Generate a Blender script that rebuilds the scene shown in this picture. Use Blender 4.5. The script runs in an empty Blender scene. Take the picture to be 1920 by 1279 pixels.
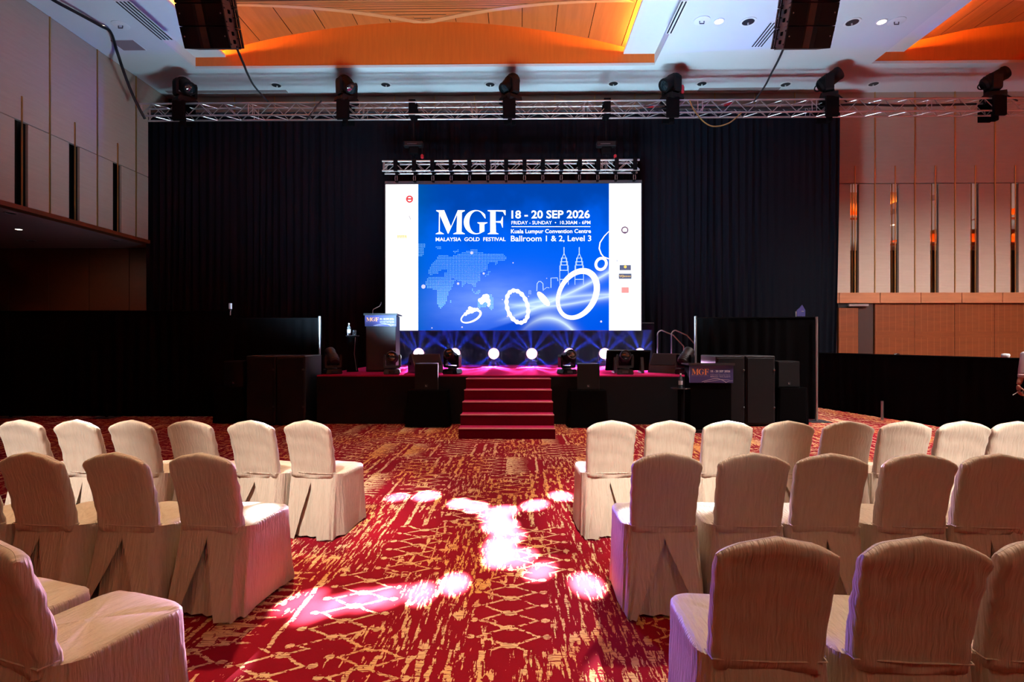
import bpy, bmesh, math, random
from mathutils import Vector, Matrix, Euler
random.seed(7)
sc = bpy.context.scene
COL = sc.collection
PI = math.pi

# ------------------------------------------------------------------ camera, world, exposure
EYE = 1.6; FPX = 1000.0; YAW = 0.015
cam_d = bpy.data.cameras.new('camera'); cam = bpy.data.objects.new('camera', cam_d); COL.objects.link(cam)
cam_d.sensor_width = 36.0; cam_d.sensor_fit = 'HORIZONTAL'; cam_d.lens = FPX / 1920.0 * 36.0
cam_d.clip_start = 0.05; cam_d.clip_end = 200
cam.location = (0, 0, EYE); cam.rotation_euler = (PI / 2, 0, YAW)
sc.camera = cam
w = bpy.data.worlds.new('world'); sc.world = w; w.use_nodes = True
w.node_tree.nodes['Background'].inputs[0].default_value = (0.5, 0.6, 0.8, 1)
w.node_tree.nodes['Background'].inputs[1].default_value = 0.0
vs = sc.view_settings
vs.view_transform = 'Standard'; vs.look = 'None'; vs.exposure = 0.0; vs.gamma = 1.0; vs.use_curve_mapping = False
sc.cycles.max_bounces = 6; sc.cycles.diffuse_bounces = 3; sc.cycles.glossy_bounces = 3
sc.cycles.use_adaptive_sampling = True; sc.cycles.adaptive_threshold = 0.03
sc.cycles.caustics_reflective = False; sc.cycles.caustics_refractive = False
sc.cycles.sample_clamp_indirect = 4.0

SCREEN_WHITE = 2.4      # brightness of the white strips of the LED wall
SCREEN_BLUE = 1.1
ROWSPOT = 9000.0
UPLIGHT = 1200.0 
HOUSE = 350.0            # each added house lamp
CEIL = 9.08; WALLY = 16.2; LEFTX = -10.85; RIGHTX = 41.0; REARY = -12.0
STAGE_Z = 0.944; STAGE_Y0 = 10.25; STAGE_Y1 = 15.0; STAGE_X0 = -3.93; STAGE_X1 = 3.49


def at(px, py, Y):
    """world point seen at picture position (px, py) that lies at depth Y (design helper)"""
    u = (px - 960) / FPX; v = (639.5 - py) / FPX
    d = Vector((-math.sin(YAW) + u * math.cos(YAW), math.cos(YAW) + u * math.sin(YAW), v))
    return Vector((0, 0, EYE)) + d * (Y / d.y)


def at_z(px, py, z):
    u = (px - 960) / FPX; v = (639.5 - py) / FPX
    d = Vector((-math.sin(YAW) + u * math.cos(YAW), math.cos(YAW) + u * math.sin(YAW), v))
    return Vector((0, 0, EYE)) + d * ((z - EYE) / d.z)


def spot(name, loc, target, power, color, angle, blend=0.4, radius=0.05):
    d = bpy.data.lights.new(name, 'SPOT'); d.energy = power; d.color = color
    d.spot_size = angle; d.spot_blend = blend; d.shadow_soft_size = radius
    o = bpy.data.objects.new(name, d); COL.objects.link(o); o.location = loc
    o.rotation_euler = (Vector(target) - Vector(loc)).to_track_quat('-Z', 'Y').to_euler()
    return o


def petals(o, n, off, base, sharp, side=0, up=False):
    """give a spot lamp a gobo of radial petals about its axis"""
    d = o.data; d.use_nodes = True; nt = d.node_tree
    tc = nt.nodes.new('ShaderNodeTexCoord'); sp = nt.nodes.new('ShaderNodeSeparateXYZ'); nt.links.new(tc.outputs['Normal'], sp.inputs[0])
    x, y = X(nt, sp.outputs[0]), X(nt, sp.outputs[1])
    phi = y._m('ARCTAN2', x)
    f = ((phi * float(n) + off).sin() * 0.5 + 0.5) ** sharp + ((phi * float(n - 3) + off * 2.3).sin() * 0.5 + 0.5) ** (sharp * 1.5) * 0.7
    z = X(nt, sp.outputs[2]).abs().inv()
    if up: f = f * y.abs().ss(0.25, 0.6)
    em = nt.nodes['Emission']; nt.links.new((((f + base) * z ** side) if side else (f + base)).s, em.inputs['Strength'])


# ------------------------------------------------------------------ node expression helper
class X:
    def __init__(s, nt, sock): s.nt = nt; s.s = sock
    def _m(s, op, *a, clamp=False):
        n = s.nt.nodes.new('ShaderNodeMath'); n.operation = op; n.use_clamp = clamp
        for i, v in enumerate((s,) + a):
            if isinstance(v, X): s.nt.links.new(v.s, n.inputs[i])
            else: n.inputs[i].default_value = v
        return X(s.nt, n.outputs[0])
    def __add__(s, o): return s._m('ADD', o)
    __radd__ = __add__
    def __sub__(s, o): return s._m('SUBTRACT', o)
    def __rsub__(s, o): return (s * -1.0) + o
    def __mul__(s, o): return s._m('MULTIPLY', o)
    __rmul__ = __mul__
    def __truediv__(s, o): return s._m('DIVIDE', o)
    def __pow__(s, o): return s._m('POWER', o)
    def gt(s, o): return s._m('GREATER_THAN', o)
    def lt(s, o): return s._m('LESS_THAN', o)
    def fract(s): return s._m('FRACT')
    def floor(s): return s._m('FLOOR')
    def abs(s): return s._m('ABSOLUTE')
    def sin(s): return s._m('SINE')
    def exp(s): return s._m('EXPONENT')
    def mn(s, o): return s._m('MINIMUM', o)
    def mx(s, o): return s._m('MAXIMUM', o)
    def sat(s): return s._m('ADD', 0.0, clamp=True)
    def inv(s): return s._m('MULTIPLY_ADD', -1.0, 1.0)
    def ss(s, a, b):
        n = s.nt.nodes.new('ShaderNodeMapRange'); n.interpolation_type = 'SMOOTHSTEP'
        s.nt.links.new(s.s, n.inputs[0]); n.inputs[1].default_value = a; n.inputs[2].default_value = b
        return X(s.nt, n.outputs[0])


class Mat:
    """a procedural Principled material with helpers"""
    def __init__(s, name, color=(0.5, 0.5, 0.5), rough=0.6, metal=0.0, spec=0.5, emit=None, estr=0.0, **kw):
        m = bpy.data.materials.new(name); m.use_nodes = True; s.m = m; s.nt = m.node_tree
        s.b = s.nt.nodes['Principled BSDF']
        s.b.inputs['Base Color'].default_value = (*color, 1)
        s.b.inputs['Roughness'].default_value = rough; s.b.inputs['Metallic'].default_value = metal
        s.b.inputs['Specular IOR Level'].default_value = spec
        if emit:
            s.b.inputs['Emission Color'].default_value = (*emit, 1); s.b.inputs['Emission Strength'].default_value = estr
        for k, v in kw.items(): s.b.inputs[k.replace('_', ' ')].default_value = v
    def node(s, t): return s.nt.nodes.new(t)
    def coords(s, kind='Object'):
        t = s.node('ShaderNodeTexCoord'); sp = s.node('ShaderNodeSeparateXYZ')
        s.nt.links.new(t.outputs[kind], sp.inputs[0])
        return tuple(X(s.nt, o) for o in sp.outputs)
    def vec(s, *a):
        n = s.node('ShaderNodeCombineXYZ')
        for i, v in enumerate(a):
            if isinstance(v, X): s.nt.links.new(v.s, n.inputs[i])
            else: n.inputs[i].default_value = v
        return n.outputs[0]
    def noise(s, v, scale=1.0, detail=2.0, rough=0.5, dist=0.0):
        n = s.node('ShaderNodeTexNoise'); s.nt.links.new(v, n.inputs['Vector'])
        n.inputs['Scale'].default_value = scale; n.inputs['Detail'].default_value = detail
        n.inputs['Roughness'].default_value = rough; n.inputs['Distortion'].default_value = dist
        return X(s.nt, n.outputs[0])
    def white(s, v):
        n = s.node('ShaderNodeTexWhiteNoise'); s.nt.links.new(v, n.inputs['Vector']); return X(s.nt, n.outputs[0])
    def mix(s, f, a, b):
        n = s.node('ShaderNodeMix'); n.data_type = 'RGBA'
        if isinstance(f, X): s.nt.links.new(f.s, n.inputs[0])
        else: n.inputs[0].default_value = f
        for i, v in ((6, a), (7, b)):
            if isinstance(v, tuple): n.inputs[i].default_value = (*v, 1)
            else: s.nt.links.new(v, n.inputs[i])
        return n.outputs[2]
    def color(s, sock): s.nt.links.new(sock, s.b.inputs['Base Color']); return s
    def link(s, x, name): s.nt.links.new(x.s if isinstance(x, X) else x, s.b.inputs[name]); return s
    def bump(s, x, strength=0.3, dist=0.01):
        n = s.node('ShaderNodeBump'); n.inputs['Strength'].default_value = strength; n.inputs['Distance'].default_value = dist
        s.nt.links.new(x.s, n.inputs['Height']); s.nt.links.new(n.outputs[0], s.b.inputs['Normal']); return s


M = {}
def simple(key, color, rough=0.6, metal=0.0, var=0.12, scale=8.0, bump=0.0, **kw):
    """plain paint / cloth / metal with a little mottling"""
    t = Mat(key, color, rough, metal, **kw)
    x, y, z = t.coords(); n = t.noise(t.vec(x, y, z), scale, 3)
    t.color(t.mix(n, tuple(c * (1 - var) for c in color), tuple(min(1, c * (1 + var)) for c in color)))
    if bump: t.bump(t.noise(t.vec(x, y, z), scale * 12, 2), bump, 0.004)
    M[key] = t.m
    return t.m

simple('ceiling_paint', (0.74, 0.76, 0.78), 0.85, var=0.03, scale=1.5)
simple('white_paint', (0.82, 0.82, 0.82), 0.7, var=0.02)
simple('black_paint', (0.007, 0.0075, 0.0095), 0.5, spec=0.3)
simple('black_brown', (0.02, 0.006, 0.004), 0.6)
simple('olive_wall', (0.10, 0.085, 0.05), 0.8)
simple('truss_black', (0.004, 0.0045, 0.0055), 0.7, spec=0.1)
simple('black_gloss', (0.007, 0.0075, 0.0095), 0.25, spec=0.35)
simple('black_grille', (0.0025, 0.004, 0.0055), 0.6, spec=0.2, bump=0.15, scale=20)
simple('speaker_side', (0.045, 0.035, 0.035), 0.5)
simple('black_cloth', (0.0025, 0.0025, 0.003), 0.98, spec=0.02)
simple('drape_cloth', (0.0030, 0.0042, 0.0075), 0.95, spec=0.05)
simple('skirt_cloth', (0.008, 0.008, 0.0095), 0.9, spec=0.1, bump=0.1)
simple('charcoal', (0.018, 0.022, 0.029), 0.5)
simple('dark_glass', (0.004, 0.004, 0.004), 0.05)
simple('aluminium', (0.62, 0.60, 0.60), 0.33, 0.9, var=0.08)
simple('steel', (0.55, 0.55, 0.56), 0.28, 0.95)
simple('gold_strip', (0.62, 0.36, 0.12), 0.3, 0.85)
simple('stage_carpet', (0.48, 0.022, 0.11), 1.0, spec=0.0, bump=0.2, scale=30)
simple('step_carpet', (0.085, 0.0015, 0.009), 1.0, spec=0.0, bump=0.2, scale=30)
simple('nosing_highlight', (0.80, 0.30, 0.30), 0.5)  # paler tone puts the top light on the nosings into their colour
simple('red_plastic', (0.45, 0.01, 0.02), 0.5)
simple('skin', (0.30, 0.13, 0.075), 0.55, var=0.06, scale=20)
simple('shirt', (0.62, 0.55, 0.55), 0.85, var=0.05, scale=25, bump=0.1)
simple('trousers', (0.012, 0.012, 0.016), 0.85)
simple('hair', (0.01, 0.008, 0.007), 0.5)
simple('white_plastic', (0.8, 0.8, 0.8), 0.4)
simple('sign_navy', (0.05, 0.055, 0.20), 0.35, var=0.2, scale=3)
simple('sign_orange', (0.85, 0.32, 0.12), 0.4)
simple('sign_white', (0.75, 0.75, 0.8), 0.4)
simple('sign_line', (0.22, 0.22, 0.42), 0.4)
simple('wood_dark', (0.15, 0.034, 0.010), 0.5)
M['mirror'] = Mat('mirror', (0.82, 0.80, 0.74), 0.02, 1.0).m
M['black_mirror'] = Mat('black_mirror', (0.004, 0.0035, 0.003), 0.15).m
M['lens'] = Mat('lens', (0.01, 0.02, 0.025), 0.04, Coat_Weight=1.0).m
M['bottle_glass'] = Mat('bottle_glass', (0.75, 0.85, 0.95), 0.05, Transmission_Weight=0.85, IOR=1.33).m
M['lamp_lit'] = Mat('lamp_lit', (1, 1, 1), 0.5, emit=(0.93, 0.86, 1.0), estr=14).m
M['lamp_rim'] = Mat('lamp_rim', (1, 1, 1), 0.5, emit=(1.0, 0.35, 0.5), estr=2.2).m
M['downlight_lit'] = Mat('downlight_lit', (1, 1, 1), 0.5, emit=(1.0, 0.85, 0.62), estr=9).m
M['cove_strip'] = Mat('cove_strip', (1, 0.6, 0.2), 0.5, emit=(1.0, 0.44, 0.08), estr=400).m
M['cove_strip_dim'] = Mat('cove_strip_dim', (1, 0.6, 0.2), 0.5, emit=(1.0, 0.46, 0.10), estr=110).m
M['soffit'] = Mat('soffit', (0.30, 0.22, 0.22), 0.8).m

# fabric of walls (beige textile panels with fine horizontal weave)
t = Mat('wall_fabric', (0.46, 0.36, 0.29), 0.9, spec=0.15)
x, y, z = t.coords(); n1 = t.noise(t.vec(x * 0.6, y * 0.6, z * 6.0), 3.0, 3); n2 = t.noise(t.vec(x * 3, y * 3, z * 90), 2.0, 2)
t.color(t.mix((n1 * 0.6 + n2 * 0.4), (0.40, 0.31, 0.245), (0.52, 0.415, 0.335))); t.bump(n2, 0.15, 0.004); M['wall_fabric'] = t.m

# orange-stained timber (coffers), copper beam, red-brown wall panelling
def wood(key, c0, c1, rough, sx, sy, sz, slat=None):
    t = Mat(key, c0, rough); x, y, z = t.coords()
    n = t.noise(t.vec(x * sx, y * sy, z * sz), 1.0, 5, 0.6); f = n.ss(0.3, 0.7)
    c = t.mix(f, c0, c1)
    if slat == 'y':
        g = (y / 0.185).fract(); line = g.lt(0.22)
        c = t.mix(line, c, tuple(v * 0.16 for v in c0)); t.bump(line.inv(), 0.6, 0.02)
    if slat == 'dots':
        a = ((x / 0.19).fract() - 0.5).abs().lt(0.03); k = ((z / 1.05 + 0.38).fract()).gt(0.18)
        c = t.mix(a * k * 0.5, c, (0.30, 0.13, 0.06))
    t.color(c); M[key] = t.m
wood('coffer_wood', (0.76, 0.138, 0.014), (0.82, 0.158, 0.018), 0.5, 14, 14, 1.2)
wood('vault_wood', (0.50, 0.125, 0.025), (0.60, 0.155, 0.032), 0.5, 8, 0.8, 8)
wood('slat_wood', (0.55, 0.155, 0.040), (0.64, 0.185, 0.045), 0.5, 1.0, 20, 8, 'y')
wood('beam_wood', (0.36, 0.135, 0.06), (0.43, 0.165, 0.072), 0.45, 1.5, 6, 14)
wood('panel_wood', (0.135, 0.034, 0.009), (0.17, 0.045, 0.012), 0.4, 1.2, 4, 10, 'dots')
wood('rib_wood', (0.66, 0.27, 0.10), (0.72, 0.30, 0.12), 0.5, 4, 4, 4)

# crinkled champagne satin of the chair covers
t = Mat('chair_satin', (0.6, 0.5, 0.4), 0.5, spec=0.35, Sheen_Weight=0.25)
x, y, z = t.coords()
warp = t.noise(t.vec(x, y, z), 9.0, 2)
ca = t.noise(t.vec(x * 80 + warp * 1.5, y * 9, z * 8 + y * 4), 1.0, 2, 0.55); cb = t.noise(t.vec(x * 9, y * 80 + warp * 1.5, z * 8), 1.0, 2, 0.55)
nx = t.coords('Normal')[0].abs().ss(0.5, 0.75); c1 = ca * nx.inv() + cb * nx
c2 = t.noise(t.vec(x, y, z), 7.0, 3)
c3 = t.noise(t.vec(x * 130, y * 130, z * 30), 1.0, 1)
t.color(t.mix(c1.ss(0.3, 0.7), (0.56, 0.45, 0.345), (0.61, 0.497, 0.388)))
t.bump(c1 * 0.8 + c2 * 0.4 + c3 * 0.06, 0.9, 0.012); M['chair_satin'] = t.m

# carpet: red ground with cream / amber ikat bands, zigzags, combs and dry-brush streaks
t = Mat('carpet', (0.4, 0.01, 0.02), 0.95, spec=0.08)
x, y, z = t.coords()
wob = t.noise(t.vec(x, y, z), 5.0, 2); fine = t.noise(t.vec(x, y, z), 60.0, 2)
xw = x + (wob - 0.5) * 0.05 + (fine - 0.5) * 0.018; yw = y + (wob - 0.5) * 0.04 + (fine - 0.5) * 0.022
RH = 0.92; BW = 0.47
row = (yw / RH).floor(); xs = xw + t.white(t.vec(row, 3.3, 0.0)) * 1.7
colm = (xs / BW).floor(); h = t.white(t.vec(colm, row, 1.7)); h2 = t.white(t.vec(colm, row, 5.1))
fx = (xs / BW).fract()
P = 0.17
fy = (yw / P + h2).fract(); tri = (fy - 0.5).abs() * 2.0; d = (fx - 0.5).abs() * 2.0
zig = ((d - (tri * 0.62 + 0.08)).abs()).lt(0.068)
dot = ((((fx - 0.5) / 0.10) ** 2.0) + (((fy - 0.5) / 0.17) ** 2.0)).lt(1.0)
dot2 = (((((fx - 0.5).abs() - 0.44) / 0.05) ** 2.0) + (((((fy + 0.5).fract()) - 0.5) / 0.13) ** 2.0)).lt(1.0)
mA = zig.mx(dot).mx(dot2)
tri2 = ((yw / 0.085).fract() - 0.5).abs() * 2.0
mD = (fx * 1.5).lt(tri2 * 0.8 + 0.12).mx((fx - 0.83).abs().lt(0.03))
st = t.noise(t.vec(x * 40, y * 4.2, 0.0), 1.0, 4, 0.65)
mB = st.gt(0.56)
mC = (((fx * 3.0).fract()).lt(0.24)) * st.gt(0.44)
isA = h.lt(0.48); isB = h.gt(0.74); isC = (h.gt(0.62)) * (h.lt(0.74)); isD = (h.gt(0.48)) * (h.lt(0.62))
pat = mA * isA + mB * isB + mC * isC + mD * isD
wear = t.noise(t.vec(x * 22, y * 22, 0.0), 1.0, 3, 0.65).gt(0.42)
weft = t.noise(t.vec(x * 9, y * 150, 0.0), 1.0, 2).gt(0.42)
patch = t.noise(t.vec(x * 1.3, y * 0.8, 3.0), 1.0, 2)
extra = t.noise(t.vec(x * 24, y * 5, 7.0), 1.0, 3, 0.65).gt(0.57) * patch.gt(0.45)
fac = ((pat * wear * weft) + extra * weft).sat()
cream = t.mix(patch.ss(0.4, 0.62), (0.84, 0.60, 0.34), (0.82, 0.42, 0.13))
red = t.mix(t.noise(t.vec(x, y, z), 3.0, 3), (0.215, 0.004, 0.013), (0.29, 0.006, 0.020))
t.color(t.mix(fac, red, cream)); t.bump(t.noise(t.vec(x, y, z), 260.0, 1), 0.35, 0.004); M['carpet'] = t.m


# ------------------------------------------------------------------ mesh helper
class MB:
    def __init__(s): s.v = []; s.f = []
    def box(s, x0, x1, y0, y1, z0, z1, bev=0.0, mtx=None):
        if bev > 0:
            b = bev; o = len(s.v); vs_ = []
            for sx, xx in ((0, x0), (1, x1)):
                for sy, yy in ((0, y0), (1, y1)):
                    for sz, zz in ((0, z0), (1, z1)):
                        ix = b if sx == 0 else -b; iy = b if sy == 0 else -b; iz = b if sz == 0 else -b
                        vs_ += [(xx, yy + iy, zz + iz), (xx + ix, yy, zz + iz), (xx + ix, yy + iy, zz)]
            bm = bmesh.new(); vv = [bm.verts.new(p) for p in vs_]
            bmesh.ops.convex_hull(bm, input=vv); bm.verts.index_update()
            pts = [v.co.copy() for v in bm.verts]; fs = [[v.index for v in f.verts] for f in bm.faces]; bm.free()
        else:
            pts = [Vector(p) for p in ((x0, y0, z0), (x1, y0, z0), (x1, y1, z0), (x0, y1, z0), (x0, y0, z1), (x1, y0, z1), (x1, y1, z1), (x0, y1, z1))]
            fs = [[3, 2, 1, 0], [4, 5, 6, 7], [0, 1, 5, 4], [1, 2, 6, 5], [2, 3, 7, 6], [3, 0, 4, 7]]
        o = len(s.v)
        s.v += [tuple(mtx @ p) if mtx else tuple(p) for p in pts]; s.f += [[i + o for i in f] for f in fs]
        return s
    def tube(s, pts, r, n=8, caps=True):
        pts = [Vector(p) for p in pts]; o = len(s.v); up = None
        rs = r if isinstance(r, (list, tuple)) else [r] * len(pts)
        for i, p in enumerate(pts):
            t = (pts[min(i + 1, len(pts) - 1)] - pts[max(i - 1, 0)]).normalized()
            if up is None:
                up = Vector((0, 0, 1)) if abs(t.z) < 0.9 else Vector((1, 0, 0))
            a = t.cross(up).normalized(); b = a.cross(t).normalized(); up = b
            for k in range(n):
                q = 2 * PI * k / n; s.v.append(tuple(p + (a * math.cos(q) + b * math.sin(q)) * rs[i]))
        for i in range(len(pts) - 1):
            for k in range(n):
                k2 = (k + 1) % n; s.f.append([o + i * n + k, o + i * n + k2, o + (i + 1) * n + k2, o + (i + 1) * n + k])
        if caps:
            s.f.append([o + k for k in range(n)][::-1]); s.f.append([o + (len(pts) - 1) * n + k for k in range(n)])
        return s
    def lathe(s, prof, n=20, c=(0, 0, 0), mtx=None):
        """profile [(r, z)] about the z axis"""
        rings = []
        for r, z in prof:
            rings.append([(c[0] + r * math.cos(2 * PI * k / n), c[1] + r * math.sin(2 * PI * k / n), c[2] + z) for k in range(n)])
        return s.rings(rings, mtx=mtx)
    def rings(s, rings, closed=True, cap0=True, cap1=True, mtx=None):
        o = len(s.v); n = len(rings[0])
        for r in rings: s.v += [tuple(mtx @ Vector(p)) if mtx else tuple(p) for p in r]
        for i in range(len(rings) - 1):
            for k in range(n if closed else n - 1):
                k2 = (k + 1) % n; s.f.append([o + i * n + k, o + i * n + k2, o + (i + 1) * n + k2, o + (i + 1) * n + k])
        if closed and cap0: s.f.append([o + k for k in range(n)][::-1])
        if closed and cap1: s.f.append([o + (len(rings) - 1) * n + k for k in range(n)])
        return s
    def prism(s, poly, axis, a, b, mtx=None):
        """2D polygon extruded along an axis between a and b"""
        def mk(p, t):
            q = {'x': (t, p[0], p[1]), 'y': (p[0], t, p[1]), 'z': (p[0], p[1], t)}[axis]
            return tuple(mtx @ Vector(q)) if mtx else q
        o = len(s.v); n = len(poly)
        s.v += [mk(p, a) for p in poly] + [mk(p, b) for p in poly]
        s.f.append([o + k for k in range(n)][::-1]); s.f.append([o + n + k for k in range(n)])
        for k in range(n): s.f.append([o + k, o + (k + 1) % n, o + n + (k + 1) % n, o + n + k])
        return s
    def quad(s, *p):
        o = len(s.v); s.v += [tuple(q) for q in p]; s.f.append([o + i for i in range(len(p))]); return s
    def mesh(s, name, mat, smooth=False, fix=True):
        me = bpy.data.meshes.new(name); me.from_pydata(s.v, [], s.f)
        if fix:
            bm = bmesh.new(); bm.from_mesh(me); bmesh.ops.recalc_face_normals(bm, faces=bm.faces); bm.to_mesh(me); bm.free()
        me.materials.append(M[mat] if isinstance(mat, str) else mat)
        if smooth: me.shade_smooth(); me.set_sharp_from_angle(angle=smooth if smooth is not True else 0.8)
        return me
    def build(s, name, mat, parent=None, smooth=False, fix=True):
        return link(name, s.mesh(name, mat, smooth, fix), parent)


def link(name, me, parent=None):
    o = bpy.data.objects.new(name, me); COL.objects.link(o)
    if parent: o.parent = parent
    return o


def tag(o, label, cat, group=None, kind=None):
    o['label'] = label; o['category'] = cat
    if group: o['group'] = group
    if kind: o['kind'] = kind
    return o


def struct(o): o['kind'] = 'structure'; return o


def empty(name, loc=(0, 0, 0), rz=0.0):
    o = bpy.data.objects.new(name, None); COL.objects.link(o); o.location = loc; o.rotation_euler = (0, 0, rz)
    o.empty_display_size = 0.1
    return o


def thing(name, label, cat, loc=(0, 0, 0), rz=0.0, group=None): return tag(empty(name, loc, rz), label, cat, group)


def copy_tree(o, parent=None):
    c = o.copy(); COL.objects.link(c); c.parent = parent
    for ch in list(o.children): copy_tree(ch, c)
    return c

# ================================================================== THE HALL
fl = struct(MB().quad((-17, REARY, 0), (RIGHTX, REARY, 0), (RIGHTX, WALLY + 0.4, 0), (-17, WALLY + 0.4, 0)).build('floor', 'carpet'))

# ceiling: flat plaster around rectangular coffers, each with wooden vault and light coves
COFX = [(-8.9, 3.64), (9.47, 22.0), (27.8, 40.3)]; COFY = [(8.0, 14.5), (-1.0, 5.5), (-10.0, -3.5)]
ce = MB(); xb = sorted([LEFTX, RIGHTX] + [a for c in COFX for a in c]); yb = sorted([REARY, WALLY + 0.2] + [a for c in COFY for a in c])
for i in range(len(xb) - 1):
    for j in range(len(yb) - 1):
        mx_, my_ = (xb[i] + xb[i + 1]) / 2, (yb[j] + yb[j + 1]) / 2
        if any(a < mx_ < b for a, b in COFX) and any(a < my_ < b for a, b in COFY): continue
        ce.box(xb[i], xb[i + 1], yb[j], yb[j + 1], CEIL, CEIL + 0.06)
ceiling = struct(ce.build('ceiling', 'ceiling_paint'))

def fA(x, xc): return max(9.47, 10.3 - 0.48 * ((x - xc) / 4.43) ** 2)
def fB(y, y0, y1):
    e = min(y1 - y, y - y0); return max(9.62, 10.3 - 0.18 * e * e)

for ci, (x0, x1) in enumerate(COFX):
    for ri, (y0, y1) in enumerate(COFY):
        root = struct(empty('trim_coffer_%d' % (ci * 3 + ri + 1), ((x0 + x1) / 2, y1, CEIL)))
        ox, oy, oz = root.location
        def P3(x, y, z): return (x - ox, y - oy, z - oz)
        xc = (x0 + x1) / 2
        # timber end faces (tympana), white lip, side faces, cove shelves
        for yy, th in ((y1, 0.1), (y0, -0.1)):
            N = 40; rings = []
            for k in range(N + 1):
                xx = x0 + (x1 - x0) * k / N; zt = fA(xx, xc) + 0.02
                rings.append([P3(xx, yy, CEIL + 0.06), P3(xx, yy + th, CEIL + 0.06), P3(xx, yy + th, zt), P3(xx, yy, zt)])
            MB().rings(rings).build('end_face', 'coffer_wood', root)
            MB().box(x0 - ox, x1 - ox, yy - oy - 0.012, yy - oy + 0.012, -0.02, 0.05).build('white_lip', 'white_paint', root)
        for xx, sgn in ((x0, 1), (x1, -1)):
            MB().box(min(xx, xx - sgn * 0.08) - ox, max(xx, xx - sgn * 0.08) - ox, y0 - oy, y1 - oy, 0.06, 0.45).build('side_face', 'white_paint', root)
            a, b = sorted((xx, xx + sgn * 0.84))
            sh = MB().box(a - ox, b - ox, y0 - oy + 0.02, y1 - oy - 0.02, 0.29, 0.32)
            e = xx + sgn * 0.84; a2, b2 = sorted((e, e - sgn * 0.03)); sh.box(a2 - ox, b2 - ox, y0 - oy + 0.02, y1 - oy - 0.02, 0.32, 0.36)
            sh.build('cove_shelf', 'white_paint', root)
            a3 = xx + sgn * 0.62; MB().box(a3 - ox - 0.03, a3 - ox + 0.03, y0 - oy + 0.15, y1 - oy - 0.15, 0.325, 0.345).build('cove_light', 'cove_strip' if ri == 0 and ci < 2 else 'cove_strip_dim', root)
        MB().box(x0 - ox + 0.84, x1 - ox - 0.84, y0 - oy + 0.005, y0 - oy + 0.40, 0.20, 0.23).box(x0 - ox + 0.84, x1 - ox - 0.84, y0 - oy + 0.37, y0 - oy + 0.40, 0.23, 0.275).build('cove_shelf', 'white_paint', root)  # added unseen near shelf, keeps its strip's light off the hall
        MB().box(x0 - ox + 1, x1 - ox - 1, y0 - oy + 0.22, y0 - oy + 0.30, 0.235, 0.255).build('cove_light', 'cove_strip' if ri == 0 and ci < 2 else 'cove_strip_dim', root)  # added strip on the near shelf, lights the far end face
        # vault: panelled side sails (axis along the room) and a slatted belly across
        detail = ri == 0
        NX = 14; wpan = (x1 - x0) / NX; SX = 4; NY = 52 if detail else 12
        slat = MB()
        for i in range(NX):
            pn = MB(); g = 0.008 if detail else 0.0
            xsn = [x0 + wpan * i + g + (wpan - 2 * g) * k / SX for k in range(SX + 1)]
            xs0 = [x0 + wpan * i + wpan * k / SX for k in range(SX + 1)]
            ysn = [y0 + (y1 - y0) * j / NY for j in range(NY + 1)]
            for k in range(SX):
                for j in range(NY):
                    xm = (xsn[k] + xsn[k + 1]) / 2; ym = (ysn[j] + ysn[j + 1]) / 2
                    isA = fA(xm, xc) <= fB(ym, y0, y1) + 0.005
                    xq = xsn if isA else xs0
                    q = [P3(xx, yy, min(fA(xx, xc), fB(yy, y0, y1) + 0.004)) for xx, yy in ((xq[k], ysn[j]), (xq[k + 1], ysn[j]), (xq[k + 1], ysn[j + 1]), (xq[k], ysn[j + 1]))]
                    (pn if isA else slat).quad(*q)
            if pn.f:
                pn.build('vault_panel', 'vault_wood', root)
        slat.build('slatted_vault', 'slat_wood', root)
        # ribs along the groins
        for sgn in (-1, 1):
            for end in (0, 1):
                rings = []
                for k in range(25):
                    xx = xc + sgn * (k / 24.0) * 5.2; z = fA(xx, xc)
                    e = math.sqrt(max(0, (10.3 - z) / 0.18)); yy = y1 - e if end else y0 + e
                    wv = 0.10 + 0.02 * k / 24
                    dy = -1 if end else 1
                    rings.append([P3(xx - sgn * wv, yy + dy * 0.02, z - 0.035), P3(xx + sgn * wv, yy - dy * 0.06, z - 0.035),
                                  P3(xx + sgn * wv, yy - dy * 0.06, z + 0.02), P3(xx - sgn * wv, yy + dy * 0.02, z + 0.02)])
                if detail or end: MB().rings(rings).build('groin_rib', 'rib_wood', root)

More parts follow.
